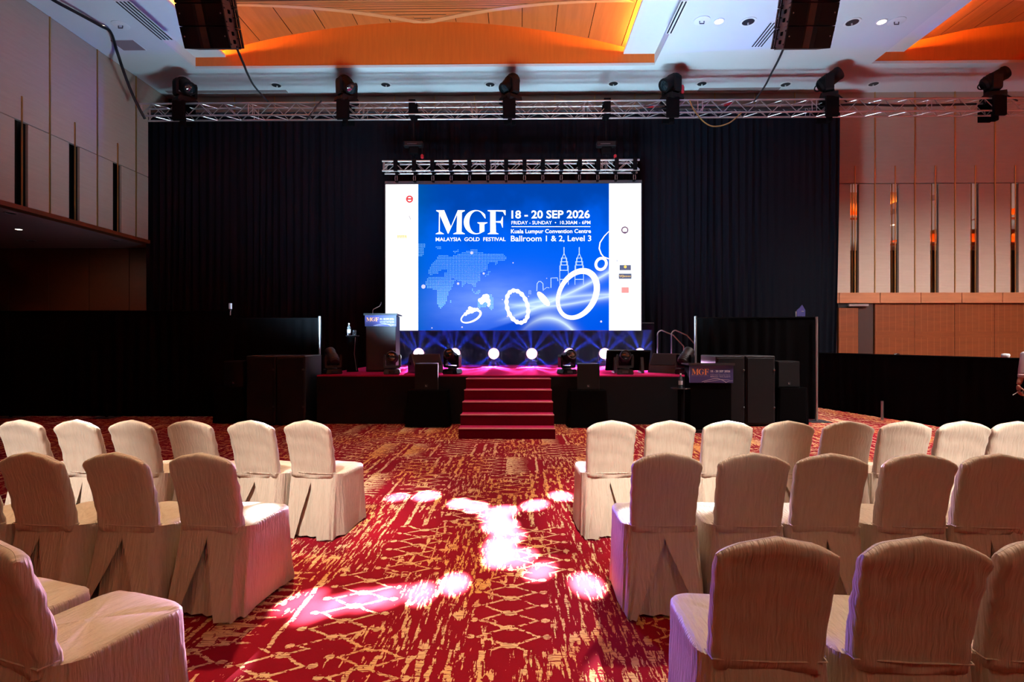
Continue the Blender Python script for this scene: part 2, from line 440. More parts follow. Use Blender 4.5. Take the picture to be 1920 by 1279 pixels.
# ---- back wall (textile panels, gold strips, mirror slots, copper beam, timber dado)
wb = struct(empty('wall_back', (0, WALLY, 0)))
def wx(px): return at(px, 300, WALLY).x
def wz(py): return at(1700, py, WALLY).z
ZS0, ZS1 = wz(549), wz(344); ZB = wz(568.5)
MB().box(-17, RIGHTX, 0.10, 0.25, 0, CEIL).build('wall_core', 'black_paint', wb)
pitch = 75.0; strips = [1640 + pitch * k for k in range(-18, 9)]
shared = {}
for k, s0 in enumerate(strips):
    a, b = wx(s0), wx(s0 + pitch); c = (a + b) / 2; hw = wx(1612) - wx(1603) + 0.005
    if a < LEFTX: continue
    key = 'u'
    if key not in shared:
        wd = b - a
        shared['u'] = MB().box(-wd / 2 + 0.012, wd / 2 - 0.012, 0, 0.1, ZS1 + 0.012, CEIL, 0.006).mesh('wall_panel', 'wall_fabric')
        shared['l'] = MB().box(0.012, wd / 2 - hw, 0, 0.1, ZS0, ZS1 - 0.006, 0.006).mesh('wall_panel', 'wall_fabric')
        shared['r'] = MB().box(-wd / 2 + hw, -0.012, 0, 0.1, ZS0, ZS1 - 0.006, 0.006).mesh('wall_panel', 'wall_fabric')
        shared['s'] = MB().box(-0.012, 0.012, -0.02, 0.08, ZS0, CEIL).mesh('gold_strip', 'gold_strip')
        shared['m'] = MB().box(-hw, hw, 0.05, 0.08, ZS0, ZS1).mesh('mirror_slot', 'mirror')
        shared['g'] = MB().box(-0.014, 0.014, -0.03, -0.012, ZS0, wz(311), 0.004).mesh('gold_rod', 'gold_strip')
    for nm, ky, xx in (('wall_panel', 'u', c), ('wall_panel', 'l', a), ('wall_panel', 'r', b), ('gold_strip', 's', a), ('mirror_slot', 'm', c), ('gold_rod', 'g', c)):
        o = link(nm, shared[ky], wb); o.location = (xx, 0, 0)
# copper-brown beam boards and dado panels
for k in range(-4, 5):
    a, b = wx(1648 + 76.3 * (k - 1)), wx(1648 + 76.3 * k)
    MB().box(a + 0.008, b - 0.008, -0.06, 0.1, ZB, ZS0, 0.006).build('beam_board', 'beam_wood', wb)
for k in range(0, 9):
    a, b = wx(1641 + 75 * (k)), wx(1641 + 75 * (k + 1))
    MB().box(a + 0.006, b - 0.006, 0.02, 0.1, 0, ZB, 0.005).build('timber_panel', 'panel_wood', wb)
# doorway recess beside the timber panels
dr = struct(empty('door_1', (wx(1604), WALLY, 0)))
hwid = (wx(1637) - wx(1571)) / 2
MB().box(-hwid, -0.02 + hwid * 0.15, -0.04, 0.09, 0.02, ZB - 0.14, 0.005).build('door_leaf', 'panel_wood', dr)
MB().box(hwid * 0.16, hwid, 0.0, 0.09, 0, ZB, 0.003).build('jamb', 'black_brown', dr)
MB().box(-hwid, hwid * 0.15, 0.0, 0.09, ZB - 0.13, ZB).build('lintel', 'black_paint', dr)
MB().box(-hwid * 0.5, hwid * 0.62, -0.12, -0.05, ZB - 0.10, ZB - 0.03, 0.01).build('door_closer', 'aluminium', dr)
# far-left lower part of the back wall under the soffit
for k in range(6):
    a = -17 + k * 1.25
    MB().box(a + 0.006, a + 1.244, 0.0, 0.1, 2.35, 4.44, 0.005).build('timber_panel', 'wood_dark', wb)
    MB().box(a + 0.006, a + 1.244, 0.0, 0.1, 0.0, 2.338, 0.005).build('timber_panel', 'wood_dark', wb)

# ---- left wall above the side bay
wl = struct(empty('wall_left', (LEFTX, 0, 0)))
ZL0, ZL1, ZL2 = 4.54, 6.38, CEIL
MB().box(-0.25, -0.10, REARY, WALLY, ZL0, CEIL).build('wall_core', 'black_paint', wl)
lp = 1.382; base = 12.14
up = MB().box(-0.1, 0, 0.012, lp - 0.012, ZL1 + 0.01, ZL2, 0.006).mesh('wall_panel', 'wall_fabric')
slw = 0.155
lo1 = MB().box(-0.1, 0, 0.012, lp / 2 - slw, ZL0, ZL1 - 0.006, 0.006).mesh('wall_panel', 'wall_fabric')
lo2 = MB().box(-0.1, 0, lp / 2 + slw, lp - 0.012, ZL0, ZL1 - 0.006, 0.006).mesh('wall_panel', 'wall_fabric')
stp = MB().box(-0.08, 0.02, -0.013, 0.013, ZL0, ZL2).mesh('gold_strip', 'gold_strip')
slm = MB().box(-0.08, -0.06, lp / 2 - slw, lp / 2 + slw, ZL0, ZL1).mesh('mirror_slot', 'black_mirror')
rod = MB().box(0.0, 0.02, lp / 2 - 0.017, lp / 2 + 0.017, ZL0, ZL1 + 0.55, 0.004).mesh('gold_rod', 'gold_strip')
for k in range(-8, 3):
    yy = base + lp * k
    for nm, me in (('wall_panel', up), ('wall_panel', lo1), ('wall_panel', lo2), ('gold_strip', stp), ('mirror_slot', slm), ('gold_rod', rod)):
        o = link(nm, me, wl); o.location = (0, yy, 0)
yy = base + lp * 3
MB().box(-0.1, 0, yy + 0.012, WALLY, ZL1 + 0.01, ZL2, 0.006).build('wall_panel', 'wall_fabric', wl)
struct(MB().box(LEFTX - 0.2, LEFTX + 0.05, REARY, WALLY, 4.44, 4.54, 0.005).build('trim_1', 'wood_dark'))
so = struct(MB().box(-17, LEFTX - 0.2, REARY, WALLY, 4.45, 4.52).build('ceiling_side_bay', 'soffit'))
struct(MB().box(-17.2, -17, REARY, WALLY, 0, 4.5).build('wall_side_bay', 'wood_dark'))
struct(MB().box(RIGHTX, RIGHTX + 0.2, REARY, WALLY, 0, CEIL).build('wall_right', 'wall_fabric'))
wr = MB().box(-17, RIGHTX, REARY - 0.2, REARY, 0, 3.0).build('wall_rear', 'panel_wood'); struct(wr)
MB().box(-17, RIGHTX, REARY - 0.2, REARY, 3.0, CEIL).build('upper_wall', 'olive_wall', wr)

# ---- ceiling fittings
def slot(px0, py0, px1, py1, wide, n, name, label):
    a, b = at_z(px0, py0, CEIL), at_z(px1, py1, CEIL)
    L = abs(b.y - a.y); cx = (a.x + b.x) / 2; cy = (a.y + b.y) / 2
    r = thing(name, label, 'air vent', (cx, cy, CEIL), 0, 'slot air vents in the ceiling')
    MB().box(-wide / 2, wide / 2, -L / 2, L / 2, -0.012, 0.0).build('frame', 'white_paint', r)
    for k in range(n):
        xx = -wide / 2 + wide * (k + 0.5) / n
        MB().box(xx - wide * 0.22 / n, xx + wide * 0.22 / n, -L / 2 + 0.03, L / 2 - 0.03, -0.016, -0.011).build('slot', 'black_paint', r)
slot(236, 0, 306, 75, 0.34, 4, 'slot_vent', 'long slotted ceiling vent left of the left hanging loudspeakers')
slot(1286, 0, 1252, 63, 0.16, 2, 'slot_vent', 'thin slotted ceiling vent between the orange coffer and lit downlight')
slot(1458, 40, 1416, 88, 0.30, 4, 'slot_vent', 'slotted ceiling vent just left of the right hanging loudspeakers')

def panel(px0, px1, py0, py1, label):
    a, b = at_z((px0 + px1) / 2, py0, CEIL), at_z((px0 + px1) / 2, py1, CEIL); w_ = (px1 - px0) / FPX * (a.y + b.y) / 2
    r = thing('access_panel', label, 'ceiling panel', ((a.x + b.x) / 2, (a.y + b.y) / 2, CEIL), 0, 'flush panels in the ceiling')
    MB().box(-w_ / 2, w_ / 2, -abs(a.y - b.y) / 2, abs(a.y - b.y) / 2, -0.01, 0.0, 0.003).build('lid', 'soffit', r)
    MB().box(-w_ / 2 - 0.02, w_ / 2 + 0.02, -abs(a.y - b.y) / 2 - 0.02, abs(a.y - b.y) / 2 + 0.02, -0.006, 0.0, 0.002).build('frame', 'white_paint', r)
panel(219, 262, 75, 94, 'grey square ceiling panel beside the thick hanging cable')
panel(310, 540, 169, 174, 'long thin grey ceiling panel above the left end of the truss')
panel(1310, 1460, 164, 171, 'long thin grey ceiling panel above the right half of truss')

def downlight(px, py, lit, label, rad=0.11, pw=250):
    p = at_z(px, py, CEIL)
    r = thing('downlight', label, 'downlight', (p.x, p.y, CEIL), 0, 'round recessed ceiling downlights')
    MB().lathe([(rad * 1.35, 0), (rad * 1.35, -0.012), (rad, -0.014), (rad, -0.004)], 20).build('rim', 'white_paint', r, True)
    if lit:
        MB().lathe([(rad, -0.006), (rad, -0.016), (0.01, -0.018)], 20).build('bulb', 'downlight_lit', r)
        spot('downlight_beam', (p.x, p.y, CEIL - 0.06), (p.x, p.y, 0), pw, (1, 0.82, 0.6), 1.2, 0.6, 0.08)
    else:
        MB().lathe([(rad, -0.004), (rad * 0.98, -0.012), (0.01, -0.012)], 20).build('can', 'charcoal', r)
        MB().tube([(0.01, 0.03, -0.012), (0.01, 0.03, -0.05)], 0.018, 6).build('bulb', 'white_plastic', r)
for i, (px, py, lab) in enumerate([(518, 159.5, 'dark unlit downlight nearest the far left end of truss'), (723, 158.5, 'dark unlit downlight over the second truss spotlight, just right of it'),
        (919, 158, 'dark unlit downlight just left of the middle truss spotlight'), (1150, 156.5, 'dark unlit downlight between middle and fourth truss spotlights'),
        (1316, 156.5, 'dark unlit downlight just right of the fourth truss spotlight'), (1473, 158, 'dark unlit downlight just left of the fifth truss spotlight'),
        (1638, 157, 'dark unlit downlight just right of the fifth truss spotlight'), (1403, 40.5, 'dark unlit downlight between lit downlight and right hanging loudspeakers'),
        (1598, 41.5, 'dark unlit downlight just right of the right hanging loudspeakers')]):
    downlight(px, py, False, lab, 0.14 if py < 100 else 0.13)
downlight(1348, 39.5, True, 'lit warm downlight left of the right hanging loudspeakers', 0.09)
downlight(1653, 40.5, True, 'lit warm downlight right of the right hanging loudspeakers', 0.09)
downlight(192, 48, True, 'lit warm downlight beside the thick hanging cable at left', 0.06, 15)

def ceiling_disc(px, py, label, rad=0.2):
    p = at_z(px, py, CEIL)
    r = thing('rigging_plate', label, 'ceiling plate', (p.x, p.y, CEIL), 0, 'round white rigging plates in the ceiling')
    MB().lathe([(rad, 0), (rad, -0.01), (rad * 0.9, -0.016), (0.01, -0.016)], 24).build('plate', 'white_paint', r, True)
    MB().tube([(-0.05, 0, -0.016), (-0.05, 0, -0.07), (0.05, 0, -0.07), (0.05, 0, -0.016)], 0.012, 6).build('hook', 'charcoal', r)
    return p
ROSE = []
for px, py, lab in [(346, 147, 'white ceiling plate above the leftmost truss spotlight'), (648, 141, 'white ceiling plate above the second truss spotlight'), (958, 141, 'white ceiling plate above the middle truss spotlight'),
                    (1257, 142, 'white ceiling plate above the fourth truss spotlight'), (1558, 144, 'white ceiling plate above the fifth truss spotlight'), (1862, 142, 'white ceiling plate above the rightmost truss spotlight')]:
    ROSE.append(ceiling_disc(px, py, lab, 0.16))
ceiling_disc(226, 47, 'white ceiling plate just right of the thick hanging cable', 0.19)
ceiling_disc(1316, 38.5, 'white ceiling plate left of the lit downlight', 0.19)
ceiling_disc(1681, 40, 'white ceiling plate right of the rightmost lit downlight', 0.19)
# soffit downlight of the side bay
p = at_z(35, 429.5, 4.45)
r = thing('downlight', 'small lit downlight in the dark side bay at left', 'downlight', (p.x, p.y, 4.45), 0, 'round recessed ceiling downlights')
MB().lathe([(0.085, 0), (0.085, -0.012), (0.07, -0.014), (0.07, -0.002)], 18).build('rim', 'white_paint', r)
MB().lathe([(0.07, -0.004), (0.06, -0.013), (0.005, -0.014)], 18).build('bulb', 'downlight_lit', r)
spot('downlight_beam', (p.x, p.y, 4.4), (p.x + 0.5, p.y + 2.5, 0), 45, (1, 0.8, 0.6), 2.2, 0.8)
for px, py, lab in [(20, 399, 'unlit downlight nearest the wall trim in the side bay'), (217, 450.5, 'unlit downlight at the far end of the side bay'), (58, 451, 'unlit downlight deep in the side bay')]:
    p = at_z(px, py, 4.45); r = thing('downlight', lab, 'downlight', (p.x, p.y, 4.45), 0, 'round recessed ceiling downlights')
    MB().lathe([(0.12, 0), (0.12, -0.014), (0.09, -0.016), (0.09, -0.004)], 18).build('rim', 'soffit', r)
    MB().lathe([(0.09, -0.006), (0.08, -0.01), (0.005, -0.01)], 18).build('can', 'black_paint', r)

# ================================================================== DRAPES
def fold_sheet(x0, x1, z0, z1, pitch=0.2, amp=0.05, seed=0, pinch=0.0, rows=8, step=0.03):
    """vertical cloth with folds in the local xz plane; returns MB"""
    rnd = random.Random(seed); n = max(8, int((x1 - x0) / step)); ph = [rnd.uniform(0, 6.28) for _ in range(5)]
    rings = []
    for j in range(rows + 1):
        v = j / rows; z = z1 + (z0 - z1) * v; r = []
        for i in range(n + 1):
            u = x0 + (x1 - x0) * i / n
            a = amp * (0.55 + 0.45 * math.sin(u * 1.7 + ph[0])) * (0.6 + 0.4 * v)
            y = a * math.sin(2 * PI * u / pitch + 1.1 * math.sin(u * 2.3 + ph[1]) + ph[2]) + 0.35 * a * math.sin(2 * PI * u / (pitch * 0.43) + ph[3] + v)
            r.append((u + 0.02 * math.sin(v * 3 + u * 5 + ph[4]) + pinch * v * v * (u - x0) / (x1 - x0), y, z))
        rings.append(r)
    return MB().rings(rings, closed=False)

bd = thing('backdrop_drape', 'tall black pleated drape hanging behind the stage and screen', 'drape', (0, 15.4, 0))
BX0, BX1 = at(276, 300, 15.4).x, at(1572, 300, 15.4).x; BZ = at(960, 210, 15.4).z
NP = 8
for k in range(NP):
    a = BX0 + (BX1 - BX0) * k / NP; b = BX0 + (BX1 - BX0) * (k + 1) / NP
    fold_sheet(a, b + 0.03, 0.02, BZ, 0.21, 0.06, 20 + k, -0.12 if k == NP - 1 else 0).build('drape_panel', 'drape_cloth', bd, 1.2, fix=False)
MB().tube([(BX0, 0.0, BZ + 0.02), (BX1, 0.0, BZ + 0.02)], 0.025, 8).build('hanging_pipe', 'charcoal', bd)
for xx in (BX0 + 0.02, BX0 + (BX1 - BX0) / 3, BX0 + (BX1 - BX0) * 2 / 3, BX1 - 0.02):
    MB().tube([(xx, 0.10, 0), (xx, 0.10, BZ)], 0.025, 8).build('post', 'charcoal', bd)

def pipe_drape(name, label, pts, h, posts, seed, cloth_h=None, cloth='black_cloth', post_h=None, foot=True, gap=0.03):
    """free-standing pipe-and-drape run along a polyline of ground points"""
    o0 = Vector(pts[0]); r = thing(name, label, 'drape', (o0.x, o0.y, 0), 0, 'low black pipe and drape screens')
    for i in range(len(pts) - 1):
        a, b = Vector(pts[i]), Vector(pts[i + 1]); L = (b - a).length; ang = math.atan2(b.y - a.y, b.x - a.x)
        c = fold_sheet(-0.05, L + 0.05, gap, h, 0.24, 0.03, seed + i, rows=5, step=0.04).build('drape_panel', cloth, r, 1.2, fix=False)
        c.location = (a.x - o0.x, a.y - o0.y, 0); c.rotation_euler = (0, 0, ang)
        t_ = MB().tube([(0, 0, h), (L, 0, h)], 0.02, 8).build('top_rail', 'black_cloth', r); t_.location = c.location; t_.rotation_euler = c.rotation_euler
    for (x, y, ph, mt) in posts:
        ph = ph or h
        MB().tube([(x - o0.x, y - o0.y, 0), (x - o0.x, y - o0.y, ph)], 0.026, 10).build('post', mt, r, True)
        if ph > 0.5: MB().box(x - o0.x - 0.2, x - o0.x + 0.2, y - o0.y - 0.2, y - o0.y + 0.2, 0, 0.008, 0.002).build('base_plate', 'charcoal', r)
    return r
def G(px, Y): p = at(px, 700, Y); return (p.x, p.y)
YL = 11.35
hl = at(599, 597, YL).z
pipe_drape('drape_screen', 'low black drape screen with a white post left of the stage', [G(432, YL), G(599, YL)], hl, [G(599, YL) + (at(599, 593, YL).z, 'aluminium'), G(433, YL) + (None, 'black_cloth')], 61)
pipe_drape('drape_screen', 'long black drape screen closing the dark side bay at far left', [G(-330, 11.0), G(432, 11.0)], at(200, 584, 11.0).z, [G(200, 11.03) + (None, 'black_cloth'), G(20, 11.03) + (None, 'black_cloth')], 63)
YR = 11.15
pipe_drape('drape_screen', 'low black drape screen between two aluminium posts right of stage', [G(1304, YR), G(1529, 10.8)], at(1400, 597, YR).z, [G(1304, YR) + (at(1304, 593, YR).z, 'aluminium'), G(1531, 10.72) + (at(1531, 594, 10.72).z, 'aluminium')], 66)
FZ = 1.31
F0, F1, F2 = (7.0, 13.1), (7.72, 9.95), (8.75, 5.6)
pipe_drape('drape_screen', 'waist-high black drape screen running along the right side', [F0, F1, F2], FZ, [F0 + (None, 'black_cloth'), (7.36, 10.95, 0.38, 'aluminium'), F2 + (None, 'black_cloth')], 70, gap=0.02)

# ================================================================== TRUSSES
brace_cache = {}
def truss(name, label, x0, length, yc, zc, s, bay, mat='aluminium', rc=0.024, rb=0.010, sect=3.0):
    r = thing(name, label, 'truss', (x0, yc, zc), 0)
    h = s / 2; L = length
    ch = MB().tube([(0, 0, 0), (L, 0, 0)], rc, 10).mesh('chord', mat, True)
    for sy in (-1, 1):
        for sz in (-1, 1):
            o = link('chord', ch, r); o.location = (0, sy * h, sz * h)
    bl = math.hypot(bay, s)
    bm_ = MB().tube([(0, 0, 0), (bl, 0, 0)], rb, 6).mesh('brace', mat, True)
    ang = math.atan2(s, bay); n = int(round(L / bay))
    for k in range(n):
        upw = k % 2 == 0
        for fy in (-h, h):                                    # front and back faces
            o = link('brace', bm_, r); o.location = (k * bay, fy, -h if upw else h); o.rotation_euler = (0, -ang if upw else ang, 0)
        for fz in (-h, h):                                    # bottom and top faces
            o = link('brace', bm_, r); o.location = (k * bay, h if upw else -h, fz); o.rotation_euler = (0, 0, -ang if upw else ang)
    vm = MB().tube([(0, 0, -h), (0, 0, h)], rb, 6).mesh('upright', mat, True)
    k = 0
    while k * sect <= L + 0.01:
        for dx in (-0.06, 0.06):
            xx = min(max(k * sect + dx, 0.03), L - 0.03)
            for fy in (-h, h): o = link('upright', vm, r); o.location = (xx, fy, 0)
        k += 1
    return r
TY, TZT, TS = 14.36, 7.98, 0.325
truss('lighting_truss', 'long aluminium box truss spanning the hall above the stage', at(270, 200, TY).x, 24.0, TY, TZT - TS / 2, TS, 0.325)
SX0 = at(719, 310, 14.5).x; SX1 = at(1197, 310, 14.5).x
SZ = at(960, 313, 14.5).z; SS = 0.26
st_ = truss('screen_truss', 'short aluminium truss carrying the LED screen', SX0, SX1 - SX0, 14.5, SZ, SS, (SX1 - SX0) / 24.0, rc=0.026)
# hanging brackets wrapped round the screen truss, one per column of LED modules
for k in range(14):
    xx = at(744 + 34.2 * k, 313, 14.5).x - SX0
    b = MB().box(xx - 0.055, xx + 0.055, -SS / 2 - 0.05, SS / 2 + 0.05, -SS / 2 - 0.02, SS / 2 + 0.05, 0.01)
    b.box(xx - 0.03, xx + 0.03, -0.06, 0.04, -SS / 2 - 0.28, -SS / 2)
    o = b.build('hanging_bracket', 'black_cloth', st_)
    for dx in (-0.022, 0.022):
        MB().tube([(xx + dx, -0.07, -SS / 2 - 0.12), (xx + dx * 1.4, -0.08, -SS / 2 - 0.20), (xx + dx, -0.07, -SS / 2 - 0.25)], 0.008, 5).build('hook', 'steel', o)

def hoist(px, label, red):
    x = at(px, 270, 14.45).x; zb = at(px, 272, 14.45).z
    r = thing('chain_hoist', label, 'hoist', (x, 14.42, zb), 0, 'chain hoists holding up the screen truss')
    MB().box(-0.26, 0.26, -0.10, 0.10, -0.07, 0.07, 0.02).build('motor_body', 'truss_black', r)
    MB().box(-0.16, 0.10, -0.11, -0.095, -0.02, 0.0).build('body_strip', 'charcoal', r)
    MB().box(-0.12, 0.14, -0.08, 0.08, -0.26, -0.07, 0.02).build('chain_bag', 'black_cloth', r)
    zt = (TZT - TS / 2) - zb
    MB().tube([(0, 0, 0.07), (0, 0, zt - 0.2)], 0.012, 6).build('chain', 'truss_black', r)
    MB().box(-0.09, 0.09, -0.24, 0.2, zt - 0.2, zt + 0.24, 0.01).build('truss_sling', 'black_cloth', r)
    MB().tube([(0, 0, -0.26), (0.02, 0, -0.34), (-0.02, 0, -0.42), (0, 0.02, SZ + SS / 2 - zb + 0.03)], 0.016, 6).build('hook', 'truss_black', r)
    MB().lathe([(0.005, 0), (0.04, 0.02), (0.045, 0.09), (0.02, 0.12), (0.005, 0.12)], 10, (0.24, -0.05, -0.40)).build('connector', 'red_plastic', r, True)
    MB().tube([(0.2, 0, -0.05), (0.24, -0.04, -0.15), (0.24, -0.05, -0.29)], 0.008, 5).build('cable', 'truss_black', r)
hoist(776, 'black chain hoist over the left part of the screen', 1)
hoist(1136, 'black chain hoist over the right part of the screen', 1)

# ================================================================== MOVING HEAD LIGHTS
def moving_head(label, loc, rz, tilt, group, scale=1.0, name='moving_head_light', base=True, lensmat='lens', handle=False, paint=None):
    r = thing(name, label, 'stage light', loc, rz, group); r.scale = (scale,) * 3
    if base:
        pr = [(-0.17, 0), (0.17, 0), (0.19, 0.03), (0.17, 0.105), (0.13, 0.12), (-0.13, 0.12), (-0.17, 0.105), (-0.19, 0.03)]
        MB().prism(pr, 'y', -0.14, 0.14).build('base', (paint or 'black_gloss'), r)
        MB().box(-0.07, 0.07, -0.146, -0.138, 0.03, 0.085).build('control_panel', (paint or 'charcoal'), r)
    MB().lathe([(0.10, 0.115), (0.11, 0.13), (0.10, 0.15), (0.01, 0.15)], 16).build('turntable', (paint or 'black_paint'), r, True)
    arm = [(-0.195, 0.17), (-0.175, 0.145), (0.175, 0.145), (0.195, 0.17), (0.20, 0.40), (0.185, 0.45), (0.15, 0.45), (0.145, 0.20), (-0.145, 0.20), (-0.15, 0.45), (-0.185, 0.45), (-0.20, 0.40)]
    MB().prism(arm, 'y', -0.07, 0.07).build('yoke', (paint or 'black_gloss'), r)
    # head about tilt axis at z=0.385; local axis +z is the beam
    piv = Matrix.Translation((0, 0, 0.385)) @ Matrix.Rotation(tilt, 4, 'X')
    prof = [(0.02, -0.19), (0.095, -0.185), (0.125, -0.15), (0.135, -0.03), (0.125, 0.06), (0.12, 0.16), (0.128, 0.20), (0.118, 0.235), (0.10, 0.235), (0.095, 0.215)]
    hd = MB().lathe(prof, 18, mtx=piv).build('head', (paint or 'black_paint'), r, 0.6)
    MB().lathe([(0.097, 0.205), (0.09, 0.222), (0.05, 0.236), (0.004, 0.24)], 18, mtx=piv).build('lens', lensmat, hd, True)
    for k in (-1, 0, 1):
        MB().lathe([(0.131, k * 0.05 - 0.06), (0.138, k * 0.05 - 0.05), (0.131, k * 0.05 - 0.04)], 18, mtx=piv).build('cooling_fin', (paint or 'charcoal'), hd)
    if handle:
        pts = [piv @ Vector((0, 0.06 * math.cos(a), -0.19 - 0.075 * math.sin(a))) for a in [PI * k / 8 for k in range(9)]]
        MB().tube(pts, 0.012, 6).build('handle', (paint or 'black_paint'), hd)
    return r

# six on the truss, standing upright on its top chords
TRH = [(347, 1.0, 2.1, 'black moving head spotlight at the left end of the truss'), (650, 0.9, 2.3, 'second moving head spotlight from left on the truss'),
       (957, -0.9, 2.4, 'black moving head spotlight at the middle of the truss'), (1259, -1.1, 2.1, 'fourth truss spotlight from left, with a red cable connector'),
       (1553, 1.2, 1.0, 'fifth truss spotlight from left, tipped up to the right'), (1862, 1.25, 1.05, 'black moving head spotlight at the right end of truss')]
HEADS = []
for (px, rz, tilt, lab), rose in zip(TRH, ROSE):
    p = at(px, 190, TY)
    hd = moving_head(lab, (p.x, TY, TZT + 0.026), rz, tilt, 'moving head spotlights on the truss', 1.4, 'truss_spotlight', handle=True, paint='truss_black')
    HEADS.append(Vector((p.x, TY, TZT + 0.5)))
    c = MB().box(-0.12, 0.12, -0.22, 0.22, -0.40, -0.02, 0.01)
    cl = MB(); cl.box(-0.14, 0.10, -0.19, -0.13, -0.36, 0.02, 0.01); cl.box(-0.14, 0.10, 0.13, 0.19, -0.36, 0.02, 0.01); cl.box(-0.10, 0.06, -0.13, 0.13, -0.05, 0.0, 0.01); cl.box(-0.05, 0.03, -0.1, 0.0, -0.42, -0.05, 0.01)
    o = cl.build('truss_clamp', 'black_cloth', hd); o.rotation_euler = (0, 0, -rz)
    # steel strap up to the ceiling plate
    s = thing('hoist_strap', 'black strap from ceiling plate to truss behind ' + {0: 'the leftmost spotlight', 1: 'the second spotlight', 2: 'the middle spotlight', 3: 'the fourth spotlight', 4: 'the fifth spotlight', 5: 'the rightmost spotlight'}[len(HEADS) - 1], 'strap', (rose.x, rose.y, TZT), 0, 'straps holding up the truss')
    dz = CEIL - 0.07 - TZT
    MB().tube([(0, 0, dz), (0, -0.15, dz * 0.6), (0, TY + 0.14 - rose.y, 0.06)], [0.03, 0.02, 0.02], 6).build('strap', 'black_paint', s)
    MB().box(-0.05, 0.05, -0.05, 0.03, dz * 0.62, dz * 0.86, 0.015).build('hook_block', 'black_paint', s)
p = at(1279, 168, TY - 0.1)
cn = tag(MB().lathe([(0.005, -0.13), (0.05, -0.1), (0.06, 0.05), (0.04, 0.11), (0.005, 0.13)], 12).build('power_connector', 'red_plastic', None, True), 'red power connector hanging beside the fourth truss spotlight', 'connector'); cn.location = p
for px, py, lab in [(1218, 203, 'red cable connector lying inside the truss'), (1365, 196, 'red cable connector in the truss right of fourth spotlight')]:
    p = at(px, py, TY + 0.1)
    c = tag(MB().lathe([(0.005, -0.12), (0.035, -0.1), (0.045, 0.05), (0.03, 0.11), (0.005, 0.12)], 10).build('power_connector', 'red_plastic', None, True), lab, 'connector'); c.location = p; c.rotation_euler = (0, 1.2, 0)

# ================================================================== CABLES
def cable(label, pts, r, name='cable', mat='black_paint'):
    # smooth Catmull-Rom through world points
    P_ = [Vector(p) for p in pts]; out = []
    for i in range(len(P_) - 1):
        p0, p1, p2, p3 = P_[max(i - 1, 0)], P_[i], P_[i + 1], P_[min(i + 2, len(P_) - 1)]
        for k in range(6):
            t = k / 6; out.append(0.5 * ((2 * p1) + (p2 - p0) * t + (2 * p0 - 5 * p1 + 4 * p2 - p3) * t * t + (3 * p1 - p0 - 3 * p2 + p3) * t ** 3))
    out.append(P_[-1]); o0 = out[0]
    o = MB().tube([q - o0 for q in out], r, 7).build(name, mat, None, True); o.location = o0
    return tag(o, label, 'cable')
cable('thick black cable hanging from the ceiling to the left truss end', [at(60, -28, 10.6), at(100, 0, 11.2), at(150, 27, 11.8), at(188, 48, 12.3), at(207, 60, 12.6), at(218, 92, 13.3), at(234, 140, 13.6), at(252, 185, 13.9), at(272, 223, 14.2)], 0.035)
cable('black cable drooping from left hanging loudspeakers to the truss', [at(443, 88, 9.2), at(456, 118, 10.2), at(465, 140, 11.2), at(478, 163, 12.5), at(502, 190, 14.2)], 0.022)
cable('black cable drooping from right hanging loudspeakers to the truss', [at(1472, 84, 9.2), at(1460, 112, 10.2), at(1446, 138, 11.2), at(1435, 160, 12.4), at(1414, 190, 14.2)], 0.02)
cable('copper-coloured cable loop sagging below the truss', [at(1293, 188, 14.15), at(1301, 206, 14.15), at(1318, 227, 14.15), at(1338, 237, 14.15), at(1366, 231, 14.15), at(1390, 212, 14.15)], 0.016, mat='gold_strip')
cable('black cable run lying along the inside of the truss', [at(1200, 206, TY + 0.05), at(1300, 201, TY + 0.1), at(1450, 203, TY), at(1600, 196, TY + 0.1), at(1700, 198, TY + 0.05), at(1830, 195, TY + 0.1)], 0.03)
cable('black cable coiled over truss near the second spotlight', [at(603, 189, 14.1), at(593, 200, 14.1), at(585, 212, 14.1), at(575, 224, 14.2)], 0.022)

# ================================================================== LED SCREEN
YSC = 14.6
def S(px, py): p = at(px, py, YSC); return p.x, p.z
sx0, sz1 = S(723, 346); sx1, sz0 = S(1202, 619.5); scx = (sx0 + sx1) / 2
scr = thing('led_screen', 'large glowing LED screen with blue festival artwork and white sponsor strips', 'screen', (scx, YSC, sz0))
def L2(px, py): x, z = S(px, py); return x - scx, z - sz0
W_, H_ = sx1 - sx0, sz1 - sz0
MB().box(-W_ / 2 - 0.03, W_ / 2 + 0.03, 0.005, 0.12, -0.02, H_ + 0.10, 0.01).build('cabinet', 'charcoal', scr)
xa = L2(784, 400)[0]; xb_ = L2(1142, 400)[0]
M['screen_white'] = Mat('screen_white', (0.02, 0.02, 0.02), 0.4, emit=(0.93, 0.97, 1.0), estr=SCREEN_WHITE).m
for a, b in ((-W_ / 2, xa), (xb_, W_ / 2)):
    MB().box(a, b, 0, 0.006, 0, H_).build('sponsor_strip', 'screen_white', scr)
t = Mat('screen_art', (0.01, 0.01, 0.02), 0.4)
x, y, z = t.coords()
u = (x - xa) * (1.0 / (xb_ - xa)); v = z * (1.0 / H_)
n = t.noise(t.vec(x, z, 0.0), 1.1, 3); n2 = t.noise(t.vec(x * 1.0, z * 3.0, 4.0), 1.6, 4)
c = t.mix((v + (n - 0.5) * 0.5).ss(0.55, 0.95), (0.0, 0.118, 0.88), (0.0, 0.055, 0.40))
c = t.mix((v * -1.0 + 0.35 + (n - 0.5) * 0.4).ss(0.0, 0.5) * 0.6, c, (0.0, 0.05, 0.6))
blob = ((((u - 0.36) / 0.34) ** 2.0 + ((v - 0.16 - u * 0.12) / 0.19) ** 2.0) * -1.6).exp()
